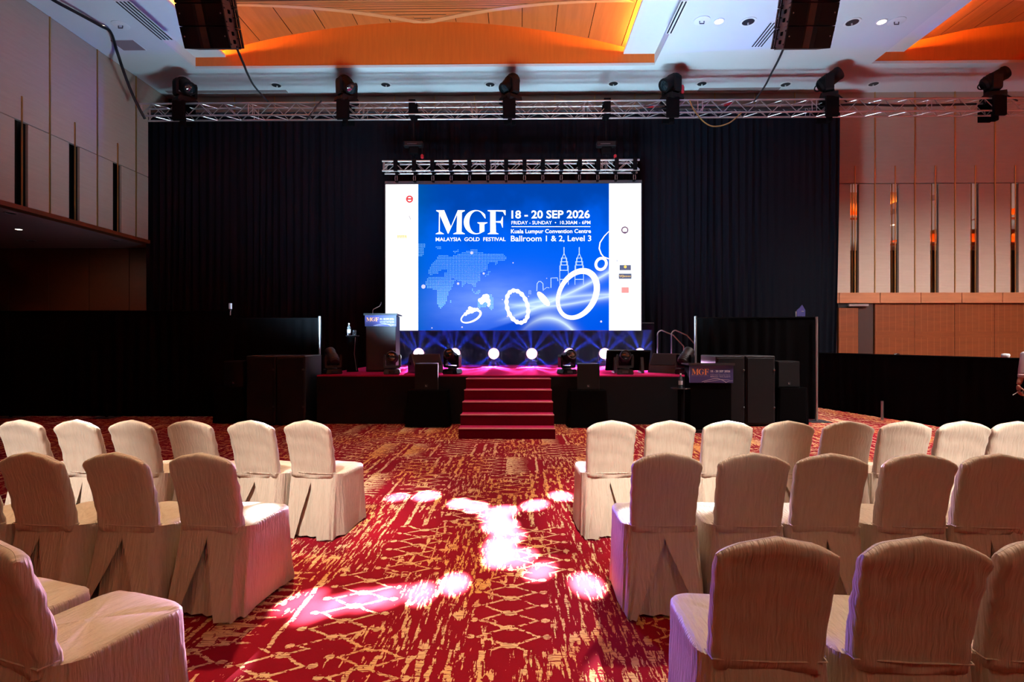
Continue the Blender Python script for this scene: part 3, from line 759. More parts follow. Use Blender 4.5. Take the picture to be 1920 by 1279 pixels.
c = t.mix((blob * (n2 * 0.8 + 0.55)).sat() * 0.8, c, (0.20, 0.36, 1.0))
edge = (u * -14.0).exp(); c = t.mix(edge * 0.5, c, (0.0, 0.12, 0.35))
f1 = u * u * 0.33 + u * 0.10 - 0.035; f2 = u * u * -0.3 + u * 0.62 - 0.075
band = ((v - f1).ss(-0.03, 0.03)) * ((f2 + 0.02 - v).ss(-0.02, 0.03)) * u.ss(0.4, 0.66)
c = t.mix(band * (n2.ss(0.25, 0.75)) * 0.75, c, (0.30, 0.78, 1.0))
for fc, k, s_ in ((f1, 60.0, 0.9), (f2, 70.0, 0.7), (u * 0.05 + 0.16 + ((u * 7.0).sin()) * 0.03, 80.0, 0.8), ((u - 0.68) * (u - 0.68) * -5.0 + 0.085, 45.0, 0.9)):
    g = ((v - fc).abs() * -k).exp() * u.ss(0.38, 0.62); c = t.mix(g * s_, c, (0.75, 0.95, 1.0))
wedge = ((u * 0.42 - 0.14 - v).ss(0.0, 0.02)) * u.ss(0.72, 0.52) * u.gt(0.3); c = t.mix(wedge * 0.85, c, (0.0, 0.06, 0.62))
dots = (((x * 40.0).fract() - 0.5).abs().lt(0.42)) * (((z * 40.0).fract() - 0.5).abs().lt(0.42))
em = t.node('ShaderNodeEmission'); t.nt.links.new(c, em.inputs[0]); em.inputs[1].default_value = SCREEN_BLUE
t.nt.links.new(em.outputs[0], t.nt.nodes['Material Output'].inputs[0]); M['screen_art'] = t.m
MB().box(xa, xb_, 0, 0.006, 0, H_).build('artwork_panel', 'screen_art', scr)

def emat(key, col, s_=1.0):
    M[key] = Mat(key, (0.02, 0.02, 0.02), 0.5, emit=col, estr=s_).m; return key
emat('e_white', (1, 0.98, 0.97), 1.5); emat('e_pale', (0.22, 0.62, 1.0), 1.2); emat('e_cream', (1.0, 0.86, 0.62), 1.5); emat('e_gold', (1.0, 0.62, 0.08), 1.2)
emat('e_red', (0.85, 0.05, 0.06), 1.0); emat('e_navy', (0.06, 0.09, 0.2), 1.0); emat('e_rose', (1.0, 0.35, 0.33), 1.0); emat('e_grey', (0.50, 0.52, 0.62), 1.4); emat('e_plum', (0.16, 0.08, 0.16), 1.0); emat('e_violet', (0.6, 0.6, 1.0), 1.2)
emat('e_tower', (0.55, 0.75, 1.0), 1.1)

class Art:
    """flat print on the screen, laid out in the picture's own pixel grid"""
    def __init__(s, f, lift): s.f = f; s.lift = lift; s.m = MB()
    def poly(s, pts): s.m.quad(*[(s.f(*p)[0], -s.lift, s.f(*p)[1]) for p in pts]); return s
    def strip(s, pts, w):
        n = len(pts)
        L_, R_ = [], []
        for i in range(n):
            a = Vector(pts[max(i - 1, 0)]); b = Vector(pts[min(i + 1, n - 1)]); d_ = (b - a).normalized(); nn = Vector((-d_.y, d_.x)); ww = w[i] if isinstance(w, (list, tuple)) else w
            p = Vector(pts[i]); L_.append(p + nn * ww / 2); R_.append(p - nn * ww / 2)
        for i in range(n - 1): s.poly([L_[i], L_[i + 1], R_[i + 1], R_[i]])
        return s
    def disc(s, cx, cy, r, n=10): return s.poly([(cx + r * math.cos(2 * PI * k / n), cy + r * math.sin(2 * PI * k / n)) for k in range(n)])
    def ring(s, cx, cy, rx, ry, rot, wid, n=48, wav=0, wn=0):
        pts, ws = [], []
        for k in range(n + 1):
            a = 2 * PI * k / n; x_, y_ = rx * math.cos(a), ry * math.sin(a)
            pts.append((cx + x_ * math.cos(rot) - y_ * math.sin(rot), cy + x_ * math.sin(rot) + y_ * math.cos(rot)))
            ws.append((wid(a) if callable(wid) else wid) * (1 + wav * math.sin(a * wn)))
        return s.strip(pts, ws)
    def build(s, name, mat, parent): return s.m.build(name, mat, parent, fix=False)

def text_mesh(txt, x0, x1, z0, z1, y, bold=0.0):
    cu = bpy.data.curves.new('lettering', 'FONT'); cu.body = txt; cu.size = 1.0; cu.offset = bold; cu.resolution_u = 3; cu.fill_mode = 'FRONT'
    o = bpy.data.objects.new('lettering_tmp', cu); COL.objects.link(o)
    me = bpy.data.meshes.new_from_object(o.evaluated_get(bpy.context.evaluated_depsgraph_get()))
    bpy.data.objects.remove(o); bpy.data.curves.remove(cu)
    xs = [q.co.x for q in me.vertices]; ys = [q.co.y for q in me.vertices]
    a, b, c_, d_ = min(xs), max(xs), min(ys), max(ys)
    for q in me.vertices:
        q.co = ((x0 + (q.co.x - a) / (b - a) * (x1 - x0)), y, z0 + (q.co.y - c_) / (d_ - c_) * (z1 - z0))
    me.materials.clear(); return me
def art_text(txt, box, mat, parent, f, lift, bold=0.0, name='lettering'):
    (ax, az), (bx, bz) = f(box[0], box[3]), f(box[2], box[1])
    me = text_mesh(txt, ax, bx, az, bz, -lift, bold); me.materials.append(M[mat]); return link(name, me, parent)

ZM = [(800, 768), (910, 768), (1003, 1000), (1098, 768), (1195, 768), (1195, 780), (1155, 800), (1150, 1075), (1195, 1100), (1195, 1108), (1035, 1108), (1035, 1100), (1080, 1080), (1090, 830), (970, 1100), (960, 1100), (850, 840), (850, 1070), (905, 1100), (905, 1108), (793, 1108), (793, 1100), (835, 1080), (838, 800), (800, 780)]
ZG = [(1345 + 165 * math.cos(a), 938 - 172 * math.sin(a)) for a in [math.radians(38 + 265 * k / 30) for k in range(31)]] + [(1465, 1068), (1465, 968), (1505, 950), (1505, 940), (1368, 940), (1368, 950), (1398, 966), (1398, 1085)] + \
     [(1360 + 104 * math.cos(a), 938 - 158 * math.sin(a)) for a in [math.radians(290 - 235 * k / 26) for k in range(27)]] + [(1472, 885), (1482, 885)]
ZF = [(1510, 768), (1757, 768), (1757, 840), (1748, 840), (1720, 790), (1620, 785), (1620, 925), (1690, 920), (1712, 860), (1720, 860), (1720, 1015), (1712, 1015), (1690, 950), (1620, 940), (1625, 1085), (1660, 1100), (1660, 1108), (1510, 1108), (1510, 1100), (1545, 1085), (1545, 790), (1510, 780)]
def monogram(f, box, lift, mat, parent):
    """the three serif capitals M G F fitted in box"""
    A = Art(lambda a, b: f(box[0] + (a - 793) / (1757 - 793) * (box[2] - box[0]), box[1] + (b - 766) / (1110 - 766) * (box[3] - box[1])), lift)
    for q in (ZM, ZG, ZF): A.poly(q)
    me = A.m.mesh('monogram', mat, fix=False); bm = bmesh.new(); bm.from_mesh(me); bmesh.ops.triangulate(bm, faces=bm.faces); bm.to_mesh(me); bm.free()
    return link('monogram', me, parent)
LF = 0.006
monogram(L2, (817, 394, 948, 439.5), LF, 'e_white', scr)
art_text('MALAYSIA  GOLD  FESTIVAL', (817, 445, 948, 452.5), 'e_white', scr, L2, LF, 0.014)
art_text('18 - 20 SEP 2026', (959, 394, 1106, 410), 'e_white', scr, L2, LF, 0.024)
art_text('FRIDAY - SUNDAY  \u2022  10.30AM - 6PM', (959, 414, 1107, 421), 'e_white', scr, L2, LF, 0.006)
Art(L2, LF).poly([(959, 424.6), (1107, 424.6), (1107, 425.8), (959, 425.8)]).build('rule_line', 'e_white', scr)
art_text('Kuala Lumpur Convention Centre', (958, 429.5, 1108, 440), 'e_white', scr, L2, LF, 0.016)
art_text('Ballroom 1 & 2, Level 3', (958, 441.5, 1108.5, 454.5), 'e_white', scr, L2, LF, 0.010)
# dotted world map
def inside(pt, poly):
    x_, y_ = pt; c_ = False; j = len(poly) - 1
    for i in range(len(poly)):
        if (poly[i][1] > y_) != (poly[j][1] > y_) and x_ < (poly[j][0] - poly[i][0]) * (y_ - poly[i][1]) / (poly[j][1] - poly[i][1]) + poly[i][0]: c_ = not c_
        j = i
    return c_
mz = lambda pts: [(780 + a / 8.528, 450 + b / 8.528) for a, b in pts]
LAND = [mz([(200, 480), (240, 400), (300, 340), (360, 240), (500, 240), (540, 270), (640, 240), (740, 200), (860, 160), (980, 150), (1000, 200), (1300, 225), (1400, 230), (1470, 285), (1400, 340), (1190, 350), (1150, 400), (1140, 480), (1040, 530), (1030, 650), (960, 680), (960, 740), (925, 760), (890, 710), (800, 690), (745, 765), (720, 670), (640, 640), (600, 720), (560, 790), (520, 850), (480, 1010), (400, 1100), (345, 1040), (340, 900), (320, 790), (180, 780), (140, 680), (200, 600), (440, 590), (440, 540), (210, 560)]),
        mz([(30, 60), (150, 60), (110, 260), (40, 270)]), mz([(980, 980), (1130, 860), (1220, 870), (1250, 1060), (1210, 1120), (1140, 1060), (1000, 1100)]), mz([(880, 780), (930, 850), (980, 880), (1050, 820), (990, 790), (950, 850), (900, 770)]),
        mz([(1140, 490), (1190, 490), (1170, 550), (1110, 590), (1100, 560), (1150, 540)]), mz([(600, 180), (690, 150), (690, 175), (620, 220)]), mz([(530, 980), (580, 930), (575, 985), (540, 1005)]), mz([(310, 110), (390, 100), (410, 150), (350, 150)]), mz([(1260, 345), (1310, 345), (1290, 415), (1265, 405)])]
SEA = [mz([(350, 500), (500, 460), (500, 500), (440, 545), (360, 560)]), mz([(560, 600), (610, 610), (600, 650), (570, 640)])]
A = Art(L2, LF)
pitch_ = 2.72; j = 0
while 452 + j * pitch_ < 582:
    for i in range(64):
        q = (785.3 + i * pitch_, 452.5 + j * pitch_)
        if any(inside(q, P_) for P_ in LAND) and not any(inside(q, P_) for P_ in SEA):
            s_ = 0.62 + 0.42 * max(0, (q[1] - 520) / 60.0)
            A.poly([(q[0] - s_, q[1] - s_), (q[0] + s_, q[1] - s_), (q[0] + s_, q[1] + s_), (q[0] - s_, q[1] + s_)])
    j += 1
o = A.build('map_dots', 'e_pale', scr); o['kind'] = 'stuff'
A = Art(L2, LF + 0.004)
for cx, cy, r_ in ((794, 537.5, 4.0), (884.5, 474.3, 2.9), (859, 532, 2.4), (962, 493, 1.2), (866.5, 613.5, 1.6), (810, 615, 1.2), (951.5, 593, 1.7), (1127, 603, 2.0), (942, 562, 1.2), (991, 556, 1.0), (1025, 522, 0.9), (907, 513, 2.2)): A.disc(cx, cy, r_)
A.build('light_points', 'e_violet', scr)
# jewellery artwork
A = Art(L2, LF + 0.002)
A.ring(883, 593.5, 19.5, 9.5, -0.42, lambda a: 3.4 + 1.0 * math.cos(a), 40)
for cx, cy, r_ in ((884, 582, 6), (878, 585, 4.5), (890, 581, 4), (873, 589, 3.5), (895, 580, 3), (881, 578, 3.5)): A.disc(cx, cy, r_, 9)
A.build('diamond_ring', 'e_white', scr)
A = Art(L2, LF + 0.0022)
for cx, cy, r_ in ((906, 562, 6), (912, 557, 6), (903, 567, 4), (915, 564, 5), (908, 556, 4), (917, 570, 3), (900, 563, 4), (916, 573, 2.5)): A.disc(cx, cy, r_, 9)
A.build('flower_brooch', 'e_white', scr)
A = Art(L2, LF + 0.0024)
A.ring(970, 575, 19, 31, -0.30, lambda a: 7.0, 80, 0.22, 16); A.build('scalloped_bangle', 'e_white', scr)
A = Art(L2, LF + 0.0024)
A.ring(1019, 560.5, 15.5, 4.6, 0.86, 3.0, 32); A.poly([(1019 + 13 * math.cos(a) * 0.65 - 4 * math.sin(a) * 0.76, 560.5 + 13 * math.cos(a) * 0.76 + 4 * math.sin(a) * 0.65) for a in [2 * PI * k / 20 for k in range(20)]])
A.build('narrow_ring', 'e_cream', scr)
A = Art(L2, LF + 0.003)
A.ring(1082.5, 552, 33, 46.5, 0.50, lambda a: 9.5 + 2.2 * math.sin(a + 2.6), 64); A.build('wide_bangle', 'e_white', scr)
A = Art(L2, LF + 0.0035)
for a in [2.2 + 0.17 * k for k in range(12)]:
    x_, y_ = 33 * math.cos(a), 46.5 * math.sin(a); A.disc(1082.5 + x_ * math.cos(0.5) - y_ * math.sin(0.5), 552 + x_ * math.sin(0.5) + y_ * math.cos(0.5), 0.8, 5)
A.build('ruby_setting', 'e_red', scr)
A = Art(L2, LF + 0.002)
A.strip([(1141.5, 434), (1133, 443), (1125, 455), (1123.5, 466), (1127, 476), (1132, 482), (1141.5, 485.5)], [1.5, 1.9, 2.2, 2.4, 2.4, 2.2, 2.0])
A.ring(1127, 495, 9.5, 11, 0.5, 5.2, 28); A.build('pendant_necklace', 'e_cream', scr)
# outline skyline
A = Art(L2, LF + 0.001)
for cx in (1057.5, 1086.0):
    A.strip([(cx, 463.5), (cx, 478)], 1.6); A.strip([(cx - 0.5, 476), (cx - 4, 485), (cx - 4.5, 491)], 1.2); A.strip([(cx + 0.5, 476), (cx + 4, 485), (cx + 4.5, 491)], 1.2)
    for y0_, y1_, hw_ in ((484, 497, 5), (490, 508, 6.5), (498, 534, 8)):
        for sg in (-1, 1): A.strip([(cx + sg * hw_, y0_), (cx + sg * hw_, y1_)], 1.1)
    for yy, hw_ in ((484, 5), (491, 6), (497, 7.5), (507, 7.5), (524, 7.5)): A.strip([(cx - hw_, yy), (cx + hw_, yy)], 1.3)
A.strip([(1033, 540), (1033, 521.5), (1045, 521), (1046, 527)], 1.5); A.strip([(1006.5, 546), (1007, 532), (1010, 528), (1014, 528), (1018, 532), (1018.5, 545)], 1.4)
A.strip([(992, 552), (992, 545), (995, 545), (995, 552)], 0.8); A.strip([(1020, 543), (1025, 539), (1030, 540)], 1.0)
A.build('skyline_outline', 'e_tower', scr)
# sponsor marks on the white strips (most are washed out in the glare)
A = Art(L2, LF); A.ring(768, 373.5, 5.4, 5.4, 0, 3.2, 24); A.poly([(763, 371.5), (773, 371.5), (773, 375), (763, 375)]); A.build('sponsor_mark', 'e_red', scr)
A = Art(L2, LF); A.strip([(766.8, 404), (770.3, 412)], 1.1); A.build('sponsor_mark', 'e_plum', scr)
A = Art(L2, LF)
for k in range(5): A.strip([(746 + k * 3.6, 441), (747 + k * 3.6, 447)], 2.0); A.strip([(746 + k * 3.6, 442.6), (748.6 + k * 3.6, 442.6)], 1.2)
A.build('sponsor_mark', 'e_gold', scr)
A = Art(L2, LF)
for k in range(7): A.strip([(744.5 + k * 4.2, 458.3 + (k % 2)), (746.5 + k * 4.2, 461.3 - (k % 2))], 1.0)
A.ring(753.5, 478, 5.3, 5.3, 0, 1.0, 24)
for k in range(5): A.strip([(742 + k * 5.5, 512 - (k == 0) * 1.2), (745 + k * 5.5, 510 + (k % 2))], 0.9)
for k in range(12): A.disc(1153.5 + 5.2 * math.cos(k * PI / 6), 405 + 5.2 * math.sin(k * PI / 6), 0.8, 5)
for k in range(8): A.strip([(1164 + k * 4.3, 403.3), (1165.5 + k * 4.3, 405.6)], 1.3)
A.disc(1157, 489, 1.8, 8); A.build('sponsor_mark', 'e_grey', scr)
A = Art(L2, LF); A.ring(1171.5, 431.5, 5.6, 5.6, 0, 2.6, 24); A.poly([(1168.5, 434.5), (1174.5, 434.5), (1173.5, 437.5), (1169.5, 437.5)]); A.build('sponsor_mark', 'e_plum', scr)
A = Art(L2, LF); A.poly([(1161.5, 497), (1183, 497), (1183, 507), (1161.5, 507)]); A.poly([(1160, 513), (1184, 513), (1184, 523), (1160, 523)]); A.build('sponsor_mark', 'e_navy', scr)
A = Art(L2, LF + 0.002); A.disc(1172.3, 500.5, 2.8, 12); A.strip([(1161.5, 516), (1163, 520), (1164.5, 516)], 0.9); A.ring(1167.5, 518, 1.8, 1.8, 0, 0.8, 10)
for k in range(5): A.strip([(1170.5 + k * 2.7, 517), (1170.7 + k * 2.7, 519.6)], 1.2)
A.build('sponsor_mark', 'e_gold', scr)
A = Art(L2, LF); A.poly([(1165, 538.5), (1179, 538.5), (1179, 549.5), (1165, 549.5)]); A.build('sponsor_mark', 'e_rose', scr)

# black masking cloth under the screen
mk = thing('masking_cloth', 'black cloth hanging under the LED screen behind the stage lamps', 'drape', (scx, 14.78, STAGE_Z))
fold_sheet(-W_ / 2 - 0.6, W_ / 2 + 0.4, 0.0, sz0 - STAGE_Z + 0.2, 0.3, 0.02, 5, rows=3).build('cloth', 'drape_cloth', mk, 1.2, fix=False)
MB().tube([(-W_ / 2 - 0.6, 0.03, sz0 - STAGE_Z + 0.2), (W_ / 2 + 0.4, 0.03, sz0 - STAGE_Z + 0.2)], 0.02, 6).build('rail', 'charcoal', mk)
for xx in (-W_ / 2 - 0.55, 0.0, W_ / 2 + 0.35): MB().tube([(xx, 0.06, 0), (xx, 0.06, sz0 - STAGE_Z + 0.2)], 0.02, 6).build('post', 'charcoal', mk)

# ================================================================== HANGING LINE ARRAYS
def line_array(label, px_in0, px_in1, side):
    """stack of slim cabinets curving down; side=+1: its right flank shows"""
    Y0 = 9.0; xl = at(px_in0, 90, Y0).x; xr = at(px_in1, 90, Y0).x; zb = at(px_in0, 92, Y0).z
    wd = xr - xl
    r = thing('line_array', label, 'loudspeaker', ((xl + xr) / 2, Y0, zb), 0, 'hanging line array loudspeakers')
    y, z, ang = 0.0, 0.0, math.radians(26)
    hh = 0.335
    for k in range(6):
        Mx = Matrix.Translation((0, y, z)) @ Matrix.Rotation(ang, 4, 'X')
        h = hh; d = 0.44
        cab = [(-wd / 2, 0.02), (-wd / 2 * 0.93, d), (wd / 2 * 0.93, d), (wd / 2, 0.02)]
        body = MB().prism(cab, 'z', 0.006, h - 0.006, mtx=Mx).build('cabinet', 'speaker_side', r)
        # V-shaped grille: flat wings and a recessed centre channel
        gr = [(-wd / 2 * 0.985, 0.03), (-wd / 2 * 0.985, -0.004), (-wd * 0.14, 0.0), (-wd * 0.07, 0.028), (wd * 0.0, 0.034), (wd * 0.08, 0.012), (wd * 0.13, 0.0), (wd / 2 * 0.985, -0.004), (wd / 2 * 0.985, 0.03)]
        MB().prism(gr, 'z', 0.008, h - 0.008, mtx=Mx).build('grille', 'black_grille', body)
        for sg in (-1, 1):
            fr = MB()
            xo = sg * wd / 2
            fr.box(min(xo, xo + sg * 0.022), max(xo, xo + sg * 0.022), d - 0.10, d - 0.075, 0.02, h - 0.02, 0, Mx); fr.box(min(xo, xo + sg * 0.022), max(xo, xo + sg * 0.022), d - 0.02, d + 0.03, 0.02, h - 0.02, 0, Mx)
            for zz in (0.02, h / 2 - 0.01, h - 0.04): fr.box(min(xo * 0.95, xo + sg * 0.022), max(xo * 0.95, xo + sg * 0.022), d - 0.10, d + 0.03, zz, zz + 0.02, 0, Mx)
            fr.build('rigging_frame', 'black_paint', body)
            for zz in (h * 0.33, h * 0.70):
                MB().box(min(xo * 0.95, xo + sg * 0.008), max(xo * 0.95, xo + sg * 0.008), 0.16, 0.23, zz - 0.03, zz + 0.03, 0.008, Mx).build('handle_pocket', 'black_cloth', body)
            for zz in (h * 0.2, h * 0.8): MB().box(min(xo, xo + sg * 0.014), max(xo, xo + sg * 0.014), 0.03, 0.06, zz - 0.012, zz + 0.012, 0, Mx).build('latch', 'charcoal', body)
            MB().lathe([(0.012, 0), (0.01, 0.004), (0.001, 0.005)], 8, mtx=Mx @ Matrix.Translation((xo * 0.86, -0.005, h * 0.55)) @ Matrix.Rotation(PI / 2, 4, 'X')).build('bolt', 'aluminium', body)
        nz = Mx @ Vector((0, 0, h)); y, z = nz.y, nz.z; ang -= math.radians(3.5)
    Mx = Matrix.Translation((0, y, z))
    MB().box(-wd / 2, wd / 2, 0.02, 0.1, 0.0, 0.06, 0.01, Mx).box(-wd / 2, wd / 2, 0.34, 0.42, 0.0, 0.06, 0.01, Mx).box(-0.05, 0.05, 0, 0.5, 0.05, 0.12, 0.01, Mx).build('fly_bumper', 'black_paint', r)
    MB().tube([(0, y + 0.2, z + 0.1), (0, y + 0.2, CEIL - zb)], 0.02, 6).build('chain', 'charcoal', r)
line_array('left hanging stack of black line array loudspeakers', 346, 433, 1)
line_array('right hanging stack of black line array loudspeakers', 1469, 1557, -1)

# ================================================================== STAGE
sg_ = thing('stage', 'raised stage with black front skirt and red carpeted deck', 'stage', ((STAGE_X0 + STAGE_X1) / 2, STAGE_Y0, 0))
hw = (STAGE_X1 - STAGE_X0) / 2; dp = STAGE_Y1 - STAGE_Y0
MB().box(-hw, hw, 0.0, dp, STAGE_Z - 0.03, STAGE_Z, 0.005).build('deck', 'stage_carpet', sg_)
MB().box(-hw, hw, 0.005, 0.03, 0, STAGE_Z - 0.012, 0.004).build('front_skirt', 'skirt_cloth', sg_)
for s_ in (-1, 1): MB().box(min(s_ * hw, s_ * (hw - 0.025)), max(s_ * hw, s_ * (hw - 0.025)), 0.03, dp, 0, STAGE_Z - 0.03).build('side_skirt', 'skirt_cloth', sg_)
MB().box(-hw + 0.03, hw - 0.03, dp - 0.04, dp - 0.02, 0, STAGE_Z - 0.03).build('back_skirt', 'skirt_cloth', sg_)
for xx in (-hw + 0.3, -hw / 3, hw / 3, hw - 0.3):
    for yy in (0.3, dp / 2, dp - 0.3): MB().tube([(xx, yy, 0), (xx, yy, STAGE_Z - 0.03)], 0.03, 8).build('leg', 'charcoal', sg_)

# steps
stp_ = thing('stage_steps', 'five red carpeted steps leading up to the stage', 'steps', (-0.216, 8.70, 0))
SW = 0.79; tr = (STAGE_Y0 - 0.01 - 8.70) / 5
for k in range(5):
    zt = 0.172 + 0.182 * k; yy = tr * k
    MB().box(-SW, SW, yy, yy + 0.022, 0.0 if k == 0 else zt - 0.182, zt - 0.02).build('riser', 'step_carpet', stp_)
    td = MB().box(-SW, SW, yy, yy + tr + 0.02, zt - 0.02, zt, 0.004).build('tread', 'stage_carpet', stp_)
    MB().box(-SW - 0.003, SW + 0.003, yy - 0.008, yy + 0.035, zt - 0.012, zt + 0.005, 0.003).build('nosing', 'nosing_highlight', td)
for s_ in (-1, 1):
    poly = [(0.01, 0)]
    for k in range(5): poly += [(0.01 + tr * k, 0.15 + 0.182 * k), (0.01 + tr * (k + 1) - 0.01, 0.15 + 0.182 * k)]
    poly += [(tr * 5, 0)]
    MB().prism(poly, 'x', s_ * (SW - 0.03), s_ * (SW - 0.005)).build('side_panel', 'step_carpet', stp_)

def draped_stand(label, pxa, pxb, Y, ztop, grp, d=0.42, loose=0.05, seed=0):
    xa_, xb2 = at(pxa, 760, Y).x, at(pxb, 760, Y).x; w2 = (xb2 - xa_) / 2
    r = thing('draped_stand', label, 'stand', ((xa_ + xb2) / 2, Y + d / 2, 0), 0, grp)
    rnd = random.Random(seed); rings = []
    ph = rnd.uniform(0, 6)
    for j in range(9):
        v_ = j / 8; z_ = ztop * (1 - v_) + 0.012; rr = []
        for k in range(72):
            a = 2 * PI * k / 72; c_, s_ = math.cos(a), math.sin(a); e = 0.16
            sx_, sy_ = math.copysign(abs(c_) ** e, c_), math.copysign(abs(s_) ** e, s_)
            fold = 1 + loose * v_ * (math.sin(9 * a + ph) * 0.5 + math.sin(5 * a + 2 * ph) * 0.5)
            rr.append((sx_ * (w2 - loose * 0.6 + loose * 0.6 * v_) * fold, sy_ * (d / 2) * (1 + (fold - 1) * 0.7), z_))
        rings.append(rr)
    MB().rings(rings, cap0=True, cap1=False).build('black_cover', 'black_cloth', r, 0.9)
    for sx_ in (-1, 1):
        for sy_ in (-1, 1): MB().tube([(sx_ * (w2 - 0.1), sy_ * (d / 2 - 0.07), 0), (sx_ * (w2 - 0.1), sy_ * (d / 2 - 0.07), ztop - 0.01)], 0.02, 6).build('leg', 'charcoal', r)
    return r

def box_speaker(label, pxa, pxb, Y, z0, ztop, grp, d=0.36, badge=True):
    xa_, xb2 = at(pxa, 700, Y).x, at(pxb, 700, Y).x; w2 = (xb2 - xa_) / 2; h = ztop - z0
    r = thing('loudspeaker', label, 'loudspeaker', ((xa_ + xb2) / 2, Y, z0), 0, grp)
    MB().prism([(-w2, 0.015), (-w2 * 0.8, d), (w2 * 0.8, d), (w2, 0.015)], 'z', 0, h).build('cabinet', 'black_paint', r)
    MB().box(-w2 * 0.96, w2 * 0.96, 0, 0.02, 0.015, h - 0.015, 0.004).build('grille', 'black_grille', r)
    if badge:
        b = MB().box(-0.028, 0.028, -0.004, 0.0, 0.055, 0.105, 0.004).build('badge', 'charcoal', r)
        MB().box(-0.014, -0.004, -0.006, -0.003, 0.068, 0.094).box(-0.014, 0.012, -0.006, -0.003, 0.066, 0.074).build('badge_mark', 'aluminium', b)
    return r

zt_ = at(800, 733, 9.85).z
draped_stand('black draped stand left of the stage steps', 760, 841, 9.80, zt_, 'black draped loudspeaker stands', seed=1)
draped_stand('black draped stand right of the stage steps', 1065, 1141, 9.80, zt_, 'black draped loudspeaker stands', seed=2)
box_speaker('small black loudspeaker on draped stand left of the steps', 777.5, 821, 9.86, zt_ + 0.014, at(800, 682, 9.86).z, 'small front loudspeakers')
box_speaker('small black loudspeaker on draped stand right of the steps', 1082, 1124.5, 9.86, zt_ + 0.014, at(800, 682, 9.86).z, 'small front loudspeakers')
zt2 = at(430, 727, 10.25).z
draped_stand('black draped stand outside the left subwoofers', 398, 458, 10.2, zt2, 'black draped loudspeaker stands', seed=3)
draped_stand('black draped stand outside the right subwoofers', 1458, 1518, 10.2, zt2, 'black draped loudspeaker stands', seed=4)
box_speaker('small black loudspeaker outside the left subwoofers', 419, 457, 10.26, zt2 + 0.014, at(430, 677, 10.26).z, 'small outer loudspeakers')
box_speaker('small black loudspeaker outside the right subwoofers', 1459, 1500, 10.26, zt2 + 0.014, at(430, 677, 10.26).z, 'small outer loudspeakers')

def subwoofer(label, pxa, pxb, Y=10.0):
    xa_, xb2 = at(pxa, 700, Y).x, at(pxb, 700, Y).x; w2 = (xb2 - xa_) / 2 - 0.006; h = at(500, 667, Y).z; d = 0.85
    r = thing('subwoofer', label, 'loudspeaker', ((xa_ + xb2) / 2, Y, 0), 0, 'tall subwoofer cabinets beside the stage')
    MB().box(-w2, w2, 0.02, d, 0.03, h, 0.015).build('cabinet', 'black_paint', r)
    MB().box(-w2 + 0.03, w2 - 0.03, 0.0, 0.03, 0.07, h - 0.04, 0.006).build('grille', 'black_grille', r)
    for z_ in (h * 0.27, h * 0.80): MB().lathe([(0.02, 0), (0.02, 0.01), (0.012, 0.016), (0.002, 0.016)], 10, mtx=Matrix.Translation((w2 - 0.03, 0.0, z_)) @ Matrix.Rotation(PI / 2, 4, 'X')).build('corner_bolt', 'charcoal', r)
    for sx_ in (-1, 1):
        for yy in (0.1, d - 0.1): MB().lathe([(0.03, 0), (0.03, 0.031), (0.002, 0.031)], 10, (sx_ * (w2 - 0.06), yy, 0)).build('foot', 'black_paint', r)
subwoofer('outer tall black subwoofer left of the stage', 460, 516)
subwoofer('inner tall black subwoofer against the left stage end', 516, 572)
subwoofer('inner tall black subwoofer against the right stage end', 1342, 1398)
subwoofer('outer tall black subwoofer right of the stage', 1398, 1455)

# lecterns with signs
def sign_face(parent, w, h, lift):
    f = lambda a, b: ((a - 0.5) * w, h - b * h)     # unit layout, b downwards
    fs = lambda px, py: f((px - 1293) / 82.0, (py - 683) / 35.0)
    monogram(fs, (1297, 690, 1329, 702), lift, 'sign_orange', parent)
    art_text('MALAYSIA  GOLD  FESTIVAL', (1297, 703.2, 1329, 704.6), 'sign_line', parent, fs, lift)
    art_text('18 - 20 SEP 2026', (1332.5, 692.5, 1369, 696.6), 'sign_white', parent, fs, lift, 0.02)
    art_text('FRIDAY - SUNDAY  \u2022  10.30AM - 6PM', (1332.5, 697.6, 1369, 699.1), 'sign_line', parent, fs, lift)
    art_text('Kuala Lumpur Convention Centre', (1332.5, 701.2, 1369, 703.3), 'sign_white', parent, fs, lift)
    art_text('Ballroom 1 & 2, Level 3', (1332.5, 704.2, 1369, 706.9), 'sign_white', parent, fs, lift)
    A = Art(fs, lift); A.strip([(1316, 716), (1327, 712.5), (1338, 709.5), (1346, 709.2), (1354, 712), (1362, 717)], 0.7); A.strip([(1320, 716.5), (1334, 714.5), (1350, 711), (1368, 712)], 0.5); A.strip([(1360, 717), (1368, 714), (1374, 713.5)], 0.5)
    A.build('ribbon_print', 'sign_white', parent)

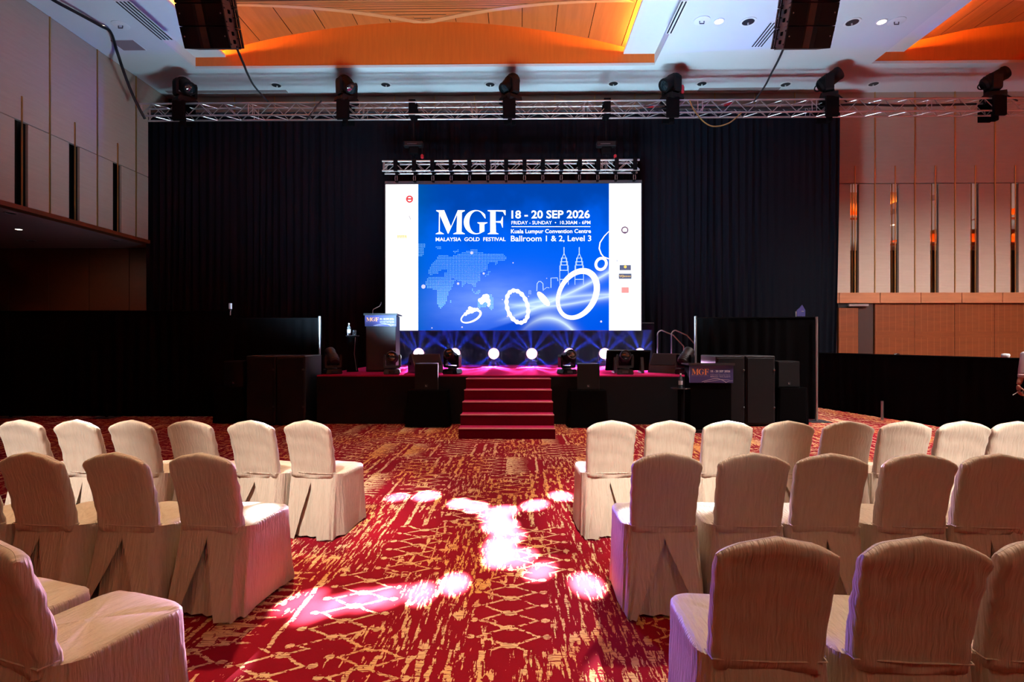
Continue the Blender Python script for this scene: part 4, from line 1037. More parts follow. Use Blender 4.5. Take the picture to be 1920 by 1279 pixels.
def lectern(label, pxa, pxb, Y, zf, ytop, ysb, rz, body, mic):
    xa_, xb2 = at(pxa, 650, Y).x, at(pxb, 650, Y).x; w2 = (xb2 - xa_) / 2; zt = at(pxa, ytop, Y).z - zf; zs = at(pxa, ysb, Y).z - zf
    r = thing('lectern', label, 'lectern', ((xa_ + xb2) / 2, Y, zf), rz, 'lecterns with festival signs')
    MB().box(-w2 * 0.95, w2 * 0.95, 0.03, 0.42, 0, zt - 0.03, 0.008).build('body', body, r)
    MB().box(-w2 * 0.9, w2 * 0.9, 0.0, 0.46, 0, 0.05, 0.006).build('plinth', 'black_paint', r)
    MB().prism([(-0.02, zt - 0.02), (0.5, zt - 0.02), (0.5, zt + 0.0), (-0.02, zt + 0.02)], 'x', -w2 * 1.06, w2 * 1.06).build('top_board', 'charcoal', r)
    sgn = MB().box(-w2, w2, 0.0, 0.018, zs, zt - 0.02, 0.003).build('sign_board', 'sign_navy', r)
    sr = empty('tmp'); bpy.data.objects.remove(sr)
    class Off: pass
    before = set(bpy.data.objects); sign_face(sgn, w2 * 2, zt - 0.02 - zs, 0.004)
    for o in set(bpy.data.objects) - before: o.location = (0, 0, zs)
    if mic:
        MB().tube([(-w2 * 0.66, 0.2, zt), (-w2 * 0.66, 0.2, zt + 0.09), (-w2 * 0.62, 0.2, zt + 0.12), (-w2 * 0.25, 0.24, zt + 0.19), (-w2 * 0.18, 0.26, zt + 0.24)], 0.007, 6).build('microphone_stem', 'steel', r)
        MB().box(-w2 * 0.74, -w2 * 0.58, 0.16, 0.24, zt, zt + 0.02, 0.004).build('microphone_base', 'black_paint', r)
        MB().lathe([(0.002, 0), (0.012, 0.005), (0.013, 0.04), (0.002, 0.045)], 8, (-w2 * 0.17, 0.26, zt + 0.235)).build('microphone_tip', 'black_paint', r)
        MB().box(w2 * 0.5, w2 * 0.9, 0.15, 0.32, zt, zt + 0.025, 0.005).build('desk_clip', 'charcoal', r)
        MB().tube([(w2 * 0.72, 0.2, zt), (w2 * 0.72, 0.2, zt + 0.07)], 0.005, 5).build('clip_stem', 'charcoal', r)
lectern('dark lectern on the stage with festival sign and microphone', 684, 743, 11.3, STAGE_Z, 589.5, 612, 0.0, 'charcoal', True)
lectern('black cloth lectern on the floor with navy festival sign', 1293.5, 1374, 9.3, 0.0, 683, 718, -0.06, 'black_cloth', False)

def bottle(label, p, h, name='water_bottle'):
    r = thing(name, label, 'bottle', p, 0, 'clear water bottles')
    k = h / 0.26
    MB().lathe([(0.002, 0), (0.033 * k, 0.0), (0.036 * k, 0.02 * k), (0.034 * k, 0.09 * k), (0.036 * k, 0.14 * k), (0.03 * k, 0.18 * k), (0.014 * k, 0.215 * k), (0.013 * k, 0.235 * k), (0.002, 0.236 * k)], 18).build('body', 'bottle_glass', r, True)
    MB().lathe([(0.016 * k, 0.232 * k), (0.016 * k, 0.26 * k), (0.002, 0.26 * k)], 14).build('cap', 'white_plastic', r)
    MB().lathe([(0.0368 * k, 0.055 * k), (0.0368 * k, 0.125 * k)], 18).build('label_band', 'sign_white', r)
# covered pedestal on the stage
pp = at(661, 697, 11.35)
r = thing('pedestal_table', 'slim black cloth covered pedestal beside the stage lectern', 'table', (pp.x, 11.35, STAGE_Z))
tz = at(661, 629, 11.35).z - STAGE_Z
MB().lathe([(0.125, 0.0), (0.115, 0.05), (0.085, tz * 0.45), (0.10, tz - 0.05), (0.135, tz - 0.02), (0.135, tz - 0.012), (0.01, tz - 0.012)], 24).build('stretch_cover', 'black_cloth', r, True)
MB().lathe([(0.14, tz - 0.012), (0.14, tz), (0.01, tz)], 24).build('table_top', 'charcoal', r)
MB().tube([(0.09, -0.09, tz - 0.04), (0.06, -0.07, tz * 0.5), (0.105, -0.06, 0.03)], 0.006, 5).build('piping', 'aluminium', r)
bottle('clear water bottle on the pedestal beside stage lectern', (pp.x - 0.06, 11.30, STAGE_Z + tz), 0.26)
g = thing('drinking_glass', 'small upturned drinking glass beside the bottle on pedestal', 'glass', (pp.x + 0.055, 11.30, STAGE_Z + tz))
MB().lathe([(0.04, 0), (0.036, 0.11), (0.002, 0.115)], 18).build('bowl', 'bottle_glass', g, True); MB().lathe([(0.041, 0.0), (0.041, 0.006), (0.038, 0.006)], 18).build('rim', 'white_plastic', g)
pp = at(1276, 727, 9.35)
r = thing('cocktail_table', 'small round black table beside the floor lectern', 'table', (pp.x, 9.35, 0)); tz = pp.z
MB().lathe([(0.17, tz - 0.015), (0.175, tz - 0.008), (0.17, tz), (0.01, tz)], 28).build('table_top', 'black_gloss', r)
MB().lathe([(0.05, 0.04), (0.05, tz - 0.016), (0.01, tz - 0.016)], 14).build('stem', 'black_cloth', r, True)
MB().lathe([(0.01, 0), (0.17, 0.0), (0.16, 0.02), (0.05, 0.06)], 24).build('foot', 'black_cloth', r, True)
bottle('clear water bottle on the small round table by floor lectern', (pp.x - 0.005, 9.33, tz), at(1276, 700, 9.35).z - tz)

# ---- lights on the front edge of the stage
SMH = [(622, 0.7, -0.9, 'moving head light at the left front corner of stage'), (735, 0.15, 1.45, 'moving head light in front of the stage lectern'), (848, -0.35, 1.1, 'moving head light on stage beside left wedge monitor'),
       (1063, 0.45, 1.2, 'moving head light on the stage right of the steps'), (1172, -0.1, 1.3, 'moving head light in front of the dark confidence monitor'), (1286, -0.9, -0.8, 'moving head light at the right front corner of stage')]
for px, rz, tilt, lab in SMH:
    p = at(px, 702, 10.52)
    moving_head(lab, (p.x, 10.55, STAGE_Z), rz, tilt, 'moving head lights along the stage front', 0.86)

# ---- row of lit wash lamps under the screen
LAMPS = []
for k, px in enumerate((786, 853.5, 926, 997, 1067, 1133, 1199)):
    p = at(px, 663, 14.2); z_ = p.z - STAGE_Z
    nm = ['first', 'second', 'third', 'fourth', 'fifth', 'sixth', 'seventh'][k]
    r = thing('wash_lamp', nm + ' glowing round lamp from the left in the row under the screen', 'stage light', (p.x, 14.2, STAGE_Z), 0, 'glowing wash lamps under the screen')
    MB().prism([(-0.14, 0), (0.14, 0), (0.15, 0.03), (0.12, 0.09), (-0.12, 0.09), (-0.15, 0.03)], 'y', -0.1, 0.12).build('base', 'black_paint', r)
    MB().prism([(-0.17, 0.10), (0.17, 0.10), (0.17, z_ + 0.04), (0.15, z_ + 0.04), (0.15, 0.13), (-0.15, 0.13), (-0.15, z_ + 0.04), (-0.17, z_ + 0.04)], 'y', -0.03, 0.05).build('yoke', 'black_paint', r)
    Mx = Matrix.Translation((0, 0, z_)) @ Matrix.Rotation(PI / 2, 4, 'X')
    hd = MB().lathe([(0.02, -0.16), (0.10, -0.15), (0.142, -0.05), (0.146, 0.06), (0.14, 0.075), (0.135, 0.06)], 24, mtx=Mx).build('head', 'black_paint', r, 0.6)
    MB().lathe([(0.146, 0.062), (0.140, 0.079), (0.128, 0.077)], 28, mtx=Mx).build('rim_ring', 'lamp_rim', hd)
    MB().lathe([(0.134, 0.066), (0.125, 0.078), (0.02, 0.084), (0.018, 0.080), (0.002, 0.080)], 28, mtx=Mx).build('glowing_lens', 'lamp_lit', hd)
    MB().lathe([(0.016, 0.082), (0.014, 0.090), (0.001, 0.090)], 12, mtx=Mx).build('centre_cap', 'charcoal', hd)
    LAMPS.append(Vector((p.x, 14.09, p.z)))

# ---- wedges and monitor on stage
def wedge(label, pxa, pxb, ytop, Y, rz, d=0.45):
    xa_, xb2 = at(pxa, 690, Y).x, at(pxb, 690, Y).x; w2 = (xb2 - xa_) / 2; h = at(pxa, ytop, Y).z - STAGE_Z
    r = thing('wedge_monitor', label, 'loudspeaker', ((xa_ + xb2) / 2, Y, STAGE_Z), rz, 'stage wedge monitors')
    pr = [(-0.05, 0.0), (0.0, h * 0.35), (d * 0.45, h), (d * 0.75, h * 0.97), (d, h * 0.5), (d, 0)]
    MB().prism(pr, 'x', -w2, w2).build('cabinet', 'charcoal', r)
    a = math.atan2(h * 0.65, d * 0.45); Mx = Matrix.Translation((0, 0.0, h * 0.35)) @ Matrix.Rotation(a, 4, 'X')
    MB().box(-w2 * 0.93, w2 * 0.93, 0.02, math.hypot(h * 0.65, d * 0.45) - 0.02, 0.0, 0.012, 0.003, Mx).build('grille', 'black_grille', r)
    for s_ in (-1, 1): MB().box(min(s_ * w2, s_ * (w2 + 0.008)), max(s_ * w2, s_ * (w2 + 0.008)), d * 0.45, d * 0.7, h * 0.4, h * 0.55, 0.003).build('handle_pocket', 'black_cloth', r)
wedge('dark wedge monitor on stage behind the left front loudspeaker', 776, 832, 664, 11.0, 0.5)
wedge('dark wedge monitor on stage near its right end', 1214, 1268, 663, 11.0, -0.7)
xa_, xb2 = at(1136, 690, 11.1).x, at(1216, 690, 11.1).x; h = at(1170, 658, 11.1).z - STAGE_Z
r = thing('confidence_monitor', 'wide black monitor tilted back on the stage floor, seen from behind', 'monitor', ((xa_ + xb2) / 2, 11.1, STAGE_Z), 0.0)
w2 = (xb2 - xa_) / 2; a = math.radians(24); Mx = Matrix.Translation((0, 0, 0.04)) @ Matrix.Rotation(a, 4, 'X')
MB().box(-w2, w2, 0.0, 0.05, 0.0, (h - 0.05) / math.cos(a), 0.008, Mx).build('back_shell', 'black_cloth', r)
MB().box(-w2 - 0.01, w2 + 0.01, 0.03, 0.06, -0.01, (h - 0.05) / math.cos(a) + 0.01, 0.004, Mx).build('frame', 'black_gloss', r)
MB().box(-w2 + 0.02, w2 - 0.02, 0.058, 0.064, 0.01, (h - 0.05) / math.cos(a) - 0.01, 0.0, Mx).build('display', 'dark_glass', r)
for s_ in (-1, 1):
    MB().prism([(-0.22, 0), (0.12, 0), (-0.10 - 0.04, h * 0.72)], 'x', s_ * w2 * 0.62 - 0.03, s_ * w2 * 0.62 + 0.03).build('stand_foot', 'black_paint', r)

# ---- handrails at the rear right of the stage
for px, lab in ((1233, 'left chrome handrail loop at the rear of the stage'), (1259, 'right chrome handrail loop at the rear of the stage')):
    p = at(px, 622, 13.8); zt3 = at(px, 619.5, 13.8).z
    r = thing('handrail', lab, 'handrail', (p.x, 13.8, STAGE_Z), 0, 'rear stage handrails')
    h = zt3 - STAGE_Z
    MB().tube([(0, 0, 0), (0, 0, h - 0.12)] + [(0.12 * (1 - math.cos(q)), 0.05 * (1 - math.cos(q)), h - 0.12 + 0.12 * math.sin(q)) for q in [PI / 2 * k / 6 for k in range(1, 7)]] + [(0.5, 0.35, h - 0.12), (0.85, 0.6, h - 0.42), (0.85, 0.6, 0)], 0.016, 8).build('rail', 'steel', r, True)
    for q in ((0, 0), (0.85, 0.6)): MB().lathe([(0.05, 0), (0.05, 0.008), (0.016, 0.012)], 12, (q[0], q[1], 0)).build('flange', 'steel', r)

# ---- small wireless gear on the drape screens
p = at(432, 597, 11.0)
r = thing('wireless_beacon', 'small white box standing on top of the left drape screen', 'antenna', (p.x, 11.0, at(432, 584, 11.0).z + 0.02))
zb_ = 0.0; MB().tube([(0, 0, -0.0), (0, 0, 0.04)], 0.02, 6).build('clamp', 'charcoal', r); MB().box(-0.022, 0.022, -0.03, 0.03, 0.03, 0.15, 0.006).build('white_box', 'white_plastic', r)
MB().tube([(0, 0, -0.1), (0, 0, 0.0)], 0.012, 6).build('clip', 'aluminium', r)
p = at(1502, 597, 10.86); zq = at(1502, 597, 10.86).z
r = thing('paddle_antenna', 'dark shark-fin antenna clamped on the right drape screen', 'antenna', (p.x, 10.86, zq + 0.02))
MB().prism([(-0.09, 0.02), (0.075, 0.02), (0.08, 0.14), (0.02, 0.25), (-0.02, 0.20), (-0.085, 0.14)], 'y', -0.012, 0.012).build('paddle', 'sign_navy', r)
MB().tube([(0.0, 0, -0.02), (0.0, 0, 0.03)], 0.015, 6).build('clamp', 'charcoal', r); MB().box(0.0, 0.05, -0.016, -0.012, 0.11, 0.13).build('badge', 'aluminium', r)
MB().tube([(-0.1, 0, -0.0), (-0.1, 0, 0.12)], 0.01, 6).build('post', 'aluminium', r)

# ---- things peeping over the right drape screen
def over(px, ytop, wpx, Y, lab, kind):
    p = at(px, ytop, Y); w2 = wpx / FPX * Y / 2
    if kind == 'chair':
        r = thing('stacking_chair', lab, 'chair', (p.x, Y, 0), 0.3, 'dark chairs behind the right drape screen')
        zt = p.z
        MB().rings([[(w2 * c_, 0.03 * s_ + 0.1, zt - 0.42) for c_, s_ in [(math.cos(2 * PI * k / 16), math.sin(2 * PI * k / 16)) for k in range(16)]]] +
                   [[(w2 * f * c_, 0.03 * s_ + 0.1, zt - dz) for c_, s_ in [(math.cos(2 * PI * k / 16), math.sin(2 * PI * k / 16)) for k in range(16)]] for f, dz in ((1.05, 0.3), (1.05, 0.15), (0.95, 0.06), (0.75, 0.02), (0.4, 0.0))]).build('backrest', 'black_gloss', r, True)
        MB().box(-w2, w2, 0.1 - 0.45, 0.12, 0.42, 0.48, 0.02).build('seat', 'black_cloth', r)
        for sx_ in (-1, 1):
            MB().tube([(sx_ * w2 * 0.9, 0.12, 0), (sx_ * w2 * 0.9, 0.1, zt - 0.25)], 0.012, 6).build('leg', 'charcoal', r); MB().tube([(sx_ * w2 * 0.9, -0.32, 0), (sx_ * w2 * 0.9, -0.30, 0.43)], 0.012, 6).build('leg', 'charcoal', r)
over(1690, 662.5, 18, 12.0, 'rounded dark chair back peeping over the right drape screen', 'chair')
over(1716, 666, 16, 12.2, 'lower dark chair back beside the rounded one, over drape screen', 'chair')
p = at(1879, 671.5, 9.3)
bx_ = tag(MB().lathe([(0.01, 0), (0.05, 0), (0.06, 0.04), (0.05, 0.06), (0.01, 0.065)], 14).build('paper_cup', 'white_plastic', None, True), 'small white cup lying on the rail of right drape screen', 'cup'); bx_.location = (p.x, at(1879, 674, 9.0).y, FZ + 0.02)
bx_.location = (7.72 + (9.95 - 8.88) * (8.75 - 7.72) / (9.95 - 5.6), 8.88, FZ + 0.02)

# ================================================================== CHAIRS
def sgnpow(c, e): return math.copysign(abs(c) ** e, c)
def chair_back(seed):
    rnd = random.Random(seed); ph = [rnd.uniform(0, 6.28) for _ in range(6)]
    rings = []; N = 56
    lev = [0, 0.06, 0.14, 0.24, 0.34, 0.44, 0.54, 0.64, 0.74, 0.83, 0.90, 0.945, 0.972, 0.988, 0.996, 1.0]
    for v in lev:
        sh = 1.0 if v < 0.93 else math.sqrt(max(0.0004, 1 - ((v - 0.93) / 0.07) ** 2))
        ring = []
        for k in range(N):
            a = 2 * PI * k / N; c_, s_ = math.cos(a), math.sin(a)
            wz_ = 0.188 + 0.012 * v
            if v > 0.97: wz_ -= 0.002
            xx = wz_ * sgnpow(c_, 0.24); th = (0.047 - 0.013 * v) * sh
            top = 0.898 + 0.066 * (1 - min(1.0, abs(xx) / 0.204) ** 2.0)
            z_ = 0.485 + v * (top - 0.485)
            yl = -0.215 - 0.105 * v + 0.012 * math.sin(PI * v)
            wr = 0.0028 * (math.sin(xx * 60 + ph[0] + 3 * v) + math.sin(v * 22 + ph[1] + xx * 12) + math.sin((xx * 1.2 + v * 0.5) * 45 + ph[2]))
            yy = yl + th * sgnpow(s_, 0.55) + (wr if abs(s_) > 0.3 else wr * 0.5)
            if abs(c_) > 0.75: xx += 0.003 * math.sin(v * 34 + ph[3]) * c_
            ring.append((xx, yy, z_))
        rings.append(ring)
    return MB().rings(rings, cap1=False).mesh('back_cover', 'chair_satin', 1.6)
def chair_seat(seed):
    rnd = random.Random(seed); ph = [rnd.uniform(0, 6.28) for _ in range(4)]; N = 56; rings = []
    for z_, f, d in ((0.44, 1.0, 0), (0.47, 1.012, 0), (0.492, 1.005, 0), (0.504, 0.97, 0), (0.512, 0.88, 0), (0.518, 0.66, 0), (0.521, 0.36, 0), (0.522, 0.08, 0)):
        ring = []
        for k in range(N):
            a = 2 * PI * k / N; c_, s_ = math.cos(a), math.sin(a)
            ring.append((0.222 * f * sgnpow(c_, 0.32), 0.012 + 0.248 * f * sgnpow(s_, 0.32), z_ + 0.002 * math.sin(5 * a + ph[0]) + 0.0015 * math.sin(9 * a + ph[1])))
        rings.append(ring)
    return MB().rings(rings).mesh('seat_cover', 'chair_satin', 1.3)
def chair_skirt(seed, gap):
    rnd = random.Random(seed); ph = [rnd.uniform(0, 6.28) for _ in range(6)]; N = 96; rings = []
    for j in range(15):
        t_ = j / 14.0; ring = []
        g = max(0.0, t_ - 0.16) * gap
        for k in range(N + 1):
            a = -PI / 2 + 2 * PI * k / N; c_, s_ = math.cos(a), math.sin(a)
            e = 0.30 + 0.10 * t_
            hwx = 0.222 + 0.014 * t_ ** 1.2
            yr = -0.252 - 0.088 * t_; yf = 0.262 + 0.042 * t_
            xx = hwx * sgnpow(c_, e); sy = sgnpow(s_, e); yy = (yf if s_ > 0 else -yr) * sy
            rear = max(0.0, -s_)
            # folds deepen towards the hem
            fo = 0.017 * t_ ** 1.3 * (math.sin(11 * a + ph[0]) * 0.6 + math.sin(7 * a + ph[1]) * 0.7 + math.sin(19 * a + ph[2]) * 0.35)
            wr = 0.0025 * math.sin(31 * a + 9 * t_ + ph[3])
            L_ = math.hypot(xx, yy); xx += xx / L_ * (fo + wr); yy += yy / L_ * (fo + wr)
            if s_ < -0.2:                       # open the box pleat at the centre back
                w0 = hwx; ax = min(abs(xx), w0); sg = 1 if (k <= N / 2) else -1
                xx = sg * (g + ax * (w0 - g) / w0)
                yy -= 0.030 * t_ * math.exp(-(ax / 0.07) ** 2)
            ztop = 0.47 + 0.055 * max(0.0, -sgnpow(s_, 0.3)) * (1 if s_ < 0 else 0)
            hem = 0.014 + 0.006 * math.sin(8 * a + ph[4])
            ring.append((xx, yy, ztop + (hem - ztop) * t_))
        rings.append(ring)
    return MB().rings(rings, closed=False).mesh('skirt', 'chair_satin', 1.2, fix=False)
def chair_insert():
    rings = []
    for j in range(9):
        t_ = j / 8.0; y0_ = -0.235 - 0.055 * t_
        rings.append([(-0.15 + 0.3 * k / 12, y0_ + 0.012 * t_ * math.sin(k * 1.6), 0.49 - 0.472 * t_) for k in range(13)])
    return MB().rings(rings, closed=False).mesh('pleat_insert', 'chair_satin', 1.2, fix=False)
BACKS = [chair_back(s_) for s_ in (1, 2, 3)]; SEATS = [chair_seat(s_) for s_ in (4, 5)]
SKIRTS = [chair_skirt(10, 0.12), chair_skirt(11, 0.17), chair_skirt(12, 0.06), chair_skirt(13, 0.22), chair_skirt(14, 0.14)]
INS = chair_insert()
SEAM = MB().tube([(-0.195, -0.20, 0.522), (-0.19, -0.262, 0.524), (0, -0.268, 0.523), (0.19, -0.262, 0.524), (0.195, -0.20, 0.522)], 0.0035, 5).mesh('seam', 'chair_satin', True)
LEG = MB().tube([(0, 0, 0), (0, 0, 0.45)], 0.012, 6).mesh('leg', 'charcoal')
CN = [0]
def chair(pxc, Y, rzdeg, label, grp, px_is_x=False, sk=None):
    x_ = pxc if px_is_x else at(pxc, 850, Y - 0.30).x
    # pxc gives the middle of the backrest top; the back lies about 0.31 m behind the seat centre
    a = math.radians(rzdeg)
    r = thing('banquet_chair', label, 'chair', (x_ - math.sin(a) * 0.31, Y, 0), a, grp)
    i = CN[0]; CN[0] += 1
    link('back_cover', BACKS[i % 3], r); link('seat_cover', SEATS[i % 2], r); link('skirt', SKIRTS[(i * 3 + i // 5) % 5 if sk is None else sk], r); link('pleat_insert', INS, r); link('seam', SEAM, r)
    for lx, ly in ((-0.19, -0.22), (0.19, -0.22), (-0.19, 0.20), (0.19, 0.20)):
        o = link('leg', LEG, r); o.location = (lx, ly, 0)
    return r
g1, g2, g3 = 'front row of covered chairs', 'second row of covered chairs', 'nearest row of covered chairs'
ordn = ['first', 'second', 'third', 'fourth', 'fifth', 'sixth', 'seventh', 'eighth']
# front row, left block (aisle end first)
for k, (px, rz) in enumerate([(577, -11), (472, -9), (358, -9), (249, -9), (146, -9), (42, -8)]):
    chair(px, 4.58, rz, ('aisle chair of the front row left of the aisle, fully visible' if k == 0 else '%s satin covered chair from the aisle in the front left row' % ordn[k]), g1)
for k, (px, rz) in enumerate([(1146, 3), (1256, 1), (1363, 0), (1476, -1), (1588, -1), (1695, -2), (1804, -2), (1905, -2)]):
    chair(px, 4.62, rz, ('aisle chair of the front row right of the aisle' if k == 0 else '%s satin covered chair from the aisle in the front right row' % ordn[k]), g1)
for k, (px, rz) in enumerate([(380, -8), (220, -8), (62, -7), (-80, -6)]):
    chair(px, 3.34, rz, ('brown-shaded aisle chair of the second row left of the aisle' if k == 0 else '%s satin covered chair from the aisle in the second left row' % ordn[k]), g2)
for k, (px, rz) in enumerate([(1249, 1), (1411, -1), (1556, -3), (1720, -3), (1868, -4)]):
    chair(px, 3.38, rz, ('brown-shaded aisle chair of the second row right of the aisle' if k == 0 else '%s satin covered chair from the aisle in the second right row' % ordn[k]), g2, sk=3 if k == 0 else None)
for k, (px, rz) in enumerate([(1452, -2), (1727, -4), (1985, -6)]):
    chair(px, 2.07, rz, ('large near chair at the aisle end of the nearest right row' if k == 0 else '%s large chair from the aisle in the nearest right row' % ordn[k]), g3)
chair(-1.77, 2.03, -20, 'large near chair at lower left with its seat in view', g3, True)
chair(-2.25, 2.16, -16, 'near chair at the left edge, only its seat showing', g3, True)

# ================================================================== PERSON at the right edge
def skin_body(name, joints, edges, mat, parent, root=0, sub=2):
    me = bpy.data.meshes.new(name); me.from_pydata([j[0] for j in joints], edges, [])
    o = bpy.data.objects.new(name + '_tmp', me); COL.objects.link(o)
    o.modifiers.new('skin', 'SKIN')
    for i, j in enumerate(joints):
        me.skin_vertices[0].data[i].radius = j[1] if isinstance(j[1], tuple) else (j[1], j[1])
    me.skin_vertices[0].data[root].use_root = True
    s_ = o.modifiers.new('sub', 'SUBSURF'); s_.levels = sub; s_.render_levels = sub
    dg = bpy.context.evaluated_depsgraph_get(); out = bpy.data.meshes.new_from_object(o.evaluated_get(dg)); out.name = name
    bpy.data.objects.remove(o); bpy.data.meshes.remove(me)
    out.materials.clear(); out.materials.append(M[mat]); out.shade_smooth()
    return link(name, out, parent)
pe = at(1946, 700, 8.0)
ps = thing('person', 'person in a white shirt with rolled sleeves holding a thin pen, at right edge', 'person', (pe.x, 8.0, 0), 0.12)
# local: faces -y; x to the person's left; the arm seen in the photograph is the one nearer the stage axis
J = [((0, 0, 0.92), (0.15, 0.10)), ((0, 0.0, 1.10), (0.145, 0.10)), ((0, 0.01, 1.28), (0.165, 0.11)), ((0, 0.01, 1.40), (0.13, 0.09)), ((0, 0.0, 1.48), (0.055, 0.055)), ((0, -0.015, 1.56), (0.06, 0.07)), ((0, -0.02, 1.64), (0.078, 0.10)), ((0, -0.01, 1.72), (0.068, 0.085)),
     ((0.17, 0.01, 1.40), 0.06), ((0.22, 0.02, 1.14), 0.043), ((0.30, 0.02, 0.945), 0.03), ((-0.17, 0.01, 1.40), 0.06), ((-0.22, 0.02, 1.14), 0.043), ((-0.30, 0.02, 0.945), 0.03),
     ((0.09, 0, 0.86), 0.095), ((0.10, -0.02, 0.48), 0.062), ((0.10, 0.03, 0.09), 0.04), ((0.11, -0.12, 0.035), 0.035), ((-0.09, 0, 0.86), 0.095), ((-0.10, -0.02, 0.48), 0.062), ((-0.10, 0.03, 0.09), 0.04), ((-0.11, -0.12, 0.035), 0.035)]
E_ = [(0, 1), (1, 2), (2, 3), (3, 4), (4, 5), (5, 6), (6, 7), (3, 8), (8, 9), (9, 10), (3, 11), (11, 12), (12, 13), (0, 14), (14, 15), (15, 16), (16, 17), (0, 18), (18, 19), (19, 20), (20, 21)]
skin_body('body', J, E_, 'skin', ps)
JS = [((0, 0, 0.90), (0.17, 0.12)), ((0, 0.0, 1.10), (0.165, 0.118)), ((0, 0.01, 1.28), (0.18, 0.125)), ((0, 0.01, 1.41), (0.135, 0.10)), ((0, 0.005, 1.47), (0.07, 0.07)), ((0.18, 0.01, 1.39), 0.075), ((0.222, 0.02, 1.12), 0.062), ((0.226, 0.01, 1.09), 0.066), ((-0.18, 0.01, 1.39), 0.075), ((-0.222, 0.02, 1.12), 0.062), ((-0.226, 0.01, 1.09), 0.066)]
skin_body('shirt', JS, [(0, 1), (1, 2), (2, 3), (3, 4), (3, 5), (5, 6), (6, 7), (3, 8), (8, 9), (9, 10)], 'shirt', ps)
JT = [((0, 0, 0.95), (0.165, 0.118)), ((0.095, 0, 0.82), 0.108), ((0.10, -0.02, 0.48), 0.08), ((0.10, 0.03, 0.07), 0.068), ((-0.095, 0, 0.82), 0.108), ((-0.10, -0.02, 0.48), 0.08), ((-0.10, 0.03, 0.07), 0.068)]
skin_body('trousers', JT, [(0, 1), (1, 2), (2, 3), (0, 4), (4, 5), (5, 6)], 'trousers', ps)
for s_ in (-1, 1):
    cf = MB().lathe([(0.052, -0.025), (0.062, -0.02), (0.064, 0.02), (0.055, 0.028)], 16, (s_ * 0.226, 0.012, 1.085)).build('rolled_cuff', 'shirt', ps, True)
    hx, hy, hz = s_ * 0.308, 0.018, 0.925
    skin_body('palm', [((hx, hy, hz + 0.03), (0.024, 0.026)), ((hx, hy - 0.012, hz - 0.02), (0.02, 0.036)), ((hx, hy - 0.02, hz - 0.06), (0.016, 0.04))], [(0, 1), (1, 2)], 'skin', ps)
    for f, (oy, ln) in enumerate(((-0.034, 0.068), (-0.012, 0.078), (0.010, 0.072), (0.030, 0.056))):
        b_ = Vector((hx, hy - 0.02 + oy, hz - 0.065))
        skin_body('finger', [(b_, 0.009), (b_ + Vector((-s_ * 0.004, -0.004, -ln * 0.42)), 0.0088), (b_ + Vector((-s_ * 0.018, -0.012, -ln * 0.75)), 0.008), (b_ + Vector((-s_ * 0.036, -0.016, -ln * 0.86)), 0.007)], [(0, 1), (1, 2), (2, 3)], 'skin', ps, sub=1)
    b_ = Vector((hx, hy - 0.035, hz - 0.01))
    skin_body('thumb', [(b_, 0.012), (b_ + Vector((-s_ * 0.012, -0.026, -0.025)), 0.011), (b_ + Vector((-s_ * 0.026, -0.034, -0.055)), 0.009)], [(0, 1), (1, 2)], 'skin', ps, sub=1)
# hair, face
rings = []
for z_, rx, ry, oy in ((1.60, 0.075, 0.05, 0.055), (1.66, 0.088, 0.082, 0.03), (1.72, 0.088, 0.10, 0.005), (1.77, 0.075, 0.09, 0.0), (1.80, 0.045, 0.055, 0.0), (1.81, 0.01, 0.015, 0.0)):
    rings.append([(rx * math.cos(2 * PI * k / 18), oy + ry * math.sin(2 * PI * k / 18), z_) for k in range(18)])
MB().rings(rings).build('hair', 'hair', ps, True)
MB().rings([[(0.012 * math.cos(q) * f, -0.105 - dy + 0.01 * math.sin(q) * f, z_) for q in [2 * PI * k / 8 for k in range(8)]] for z_, f, dy in ((1.655, 0.5, 0.0), (1.635, 0.8, 0.008), (1.615, 1.3, 0.016), (1.605, 1.0, 0.010))]).build('nose', 'skin', ps, True)
for s_ in (-1, 1):
    MB().lathe([(0.002, -0.009), (0.010, -0.004), (0.010, 0.004), (0.002, 0.009)], 10, (s_ * 0.031, -0.103, 1.65)).build('eye', 'hair', ps, True)
    MB().rings([[(s_ * 0.082 + 0.006 * math.cos(q), 0.0 + 0.016 * math.sin(q) * f, z_) for q in [2 * PI * k / 8 for k in range(8)]] for z_, f in ((1.60, 0.5), (1.62, 1.0), (1.65, 1.1), (1.665, 0.5))]).build('ear', 'skin', ps, True)
    MB().box(s_ * 0.11 - 0.045, s_ * 0.11 + 0.045, -0.19, 0.08, 0.0, 0.06, 0.025).build('shoe', 'black_gloss', ps)
MB().box(-0.025, 0.025, -0.112, -0.10, 1.575, 1.585, 0.003).build('mouth', 'wood_dark', ps)
p_w = at(1906, 737, 7.98)
o = tag(MB().tube([(-0.055, 0, -0.03), (0.055, 0, 0.035)], 0.005, 6).build('pen', 'white_plastic'), 'thin white pen held in the hand of the person at right', 'pen'); o.location = p_w

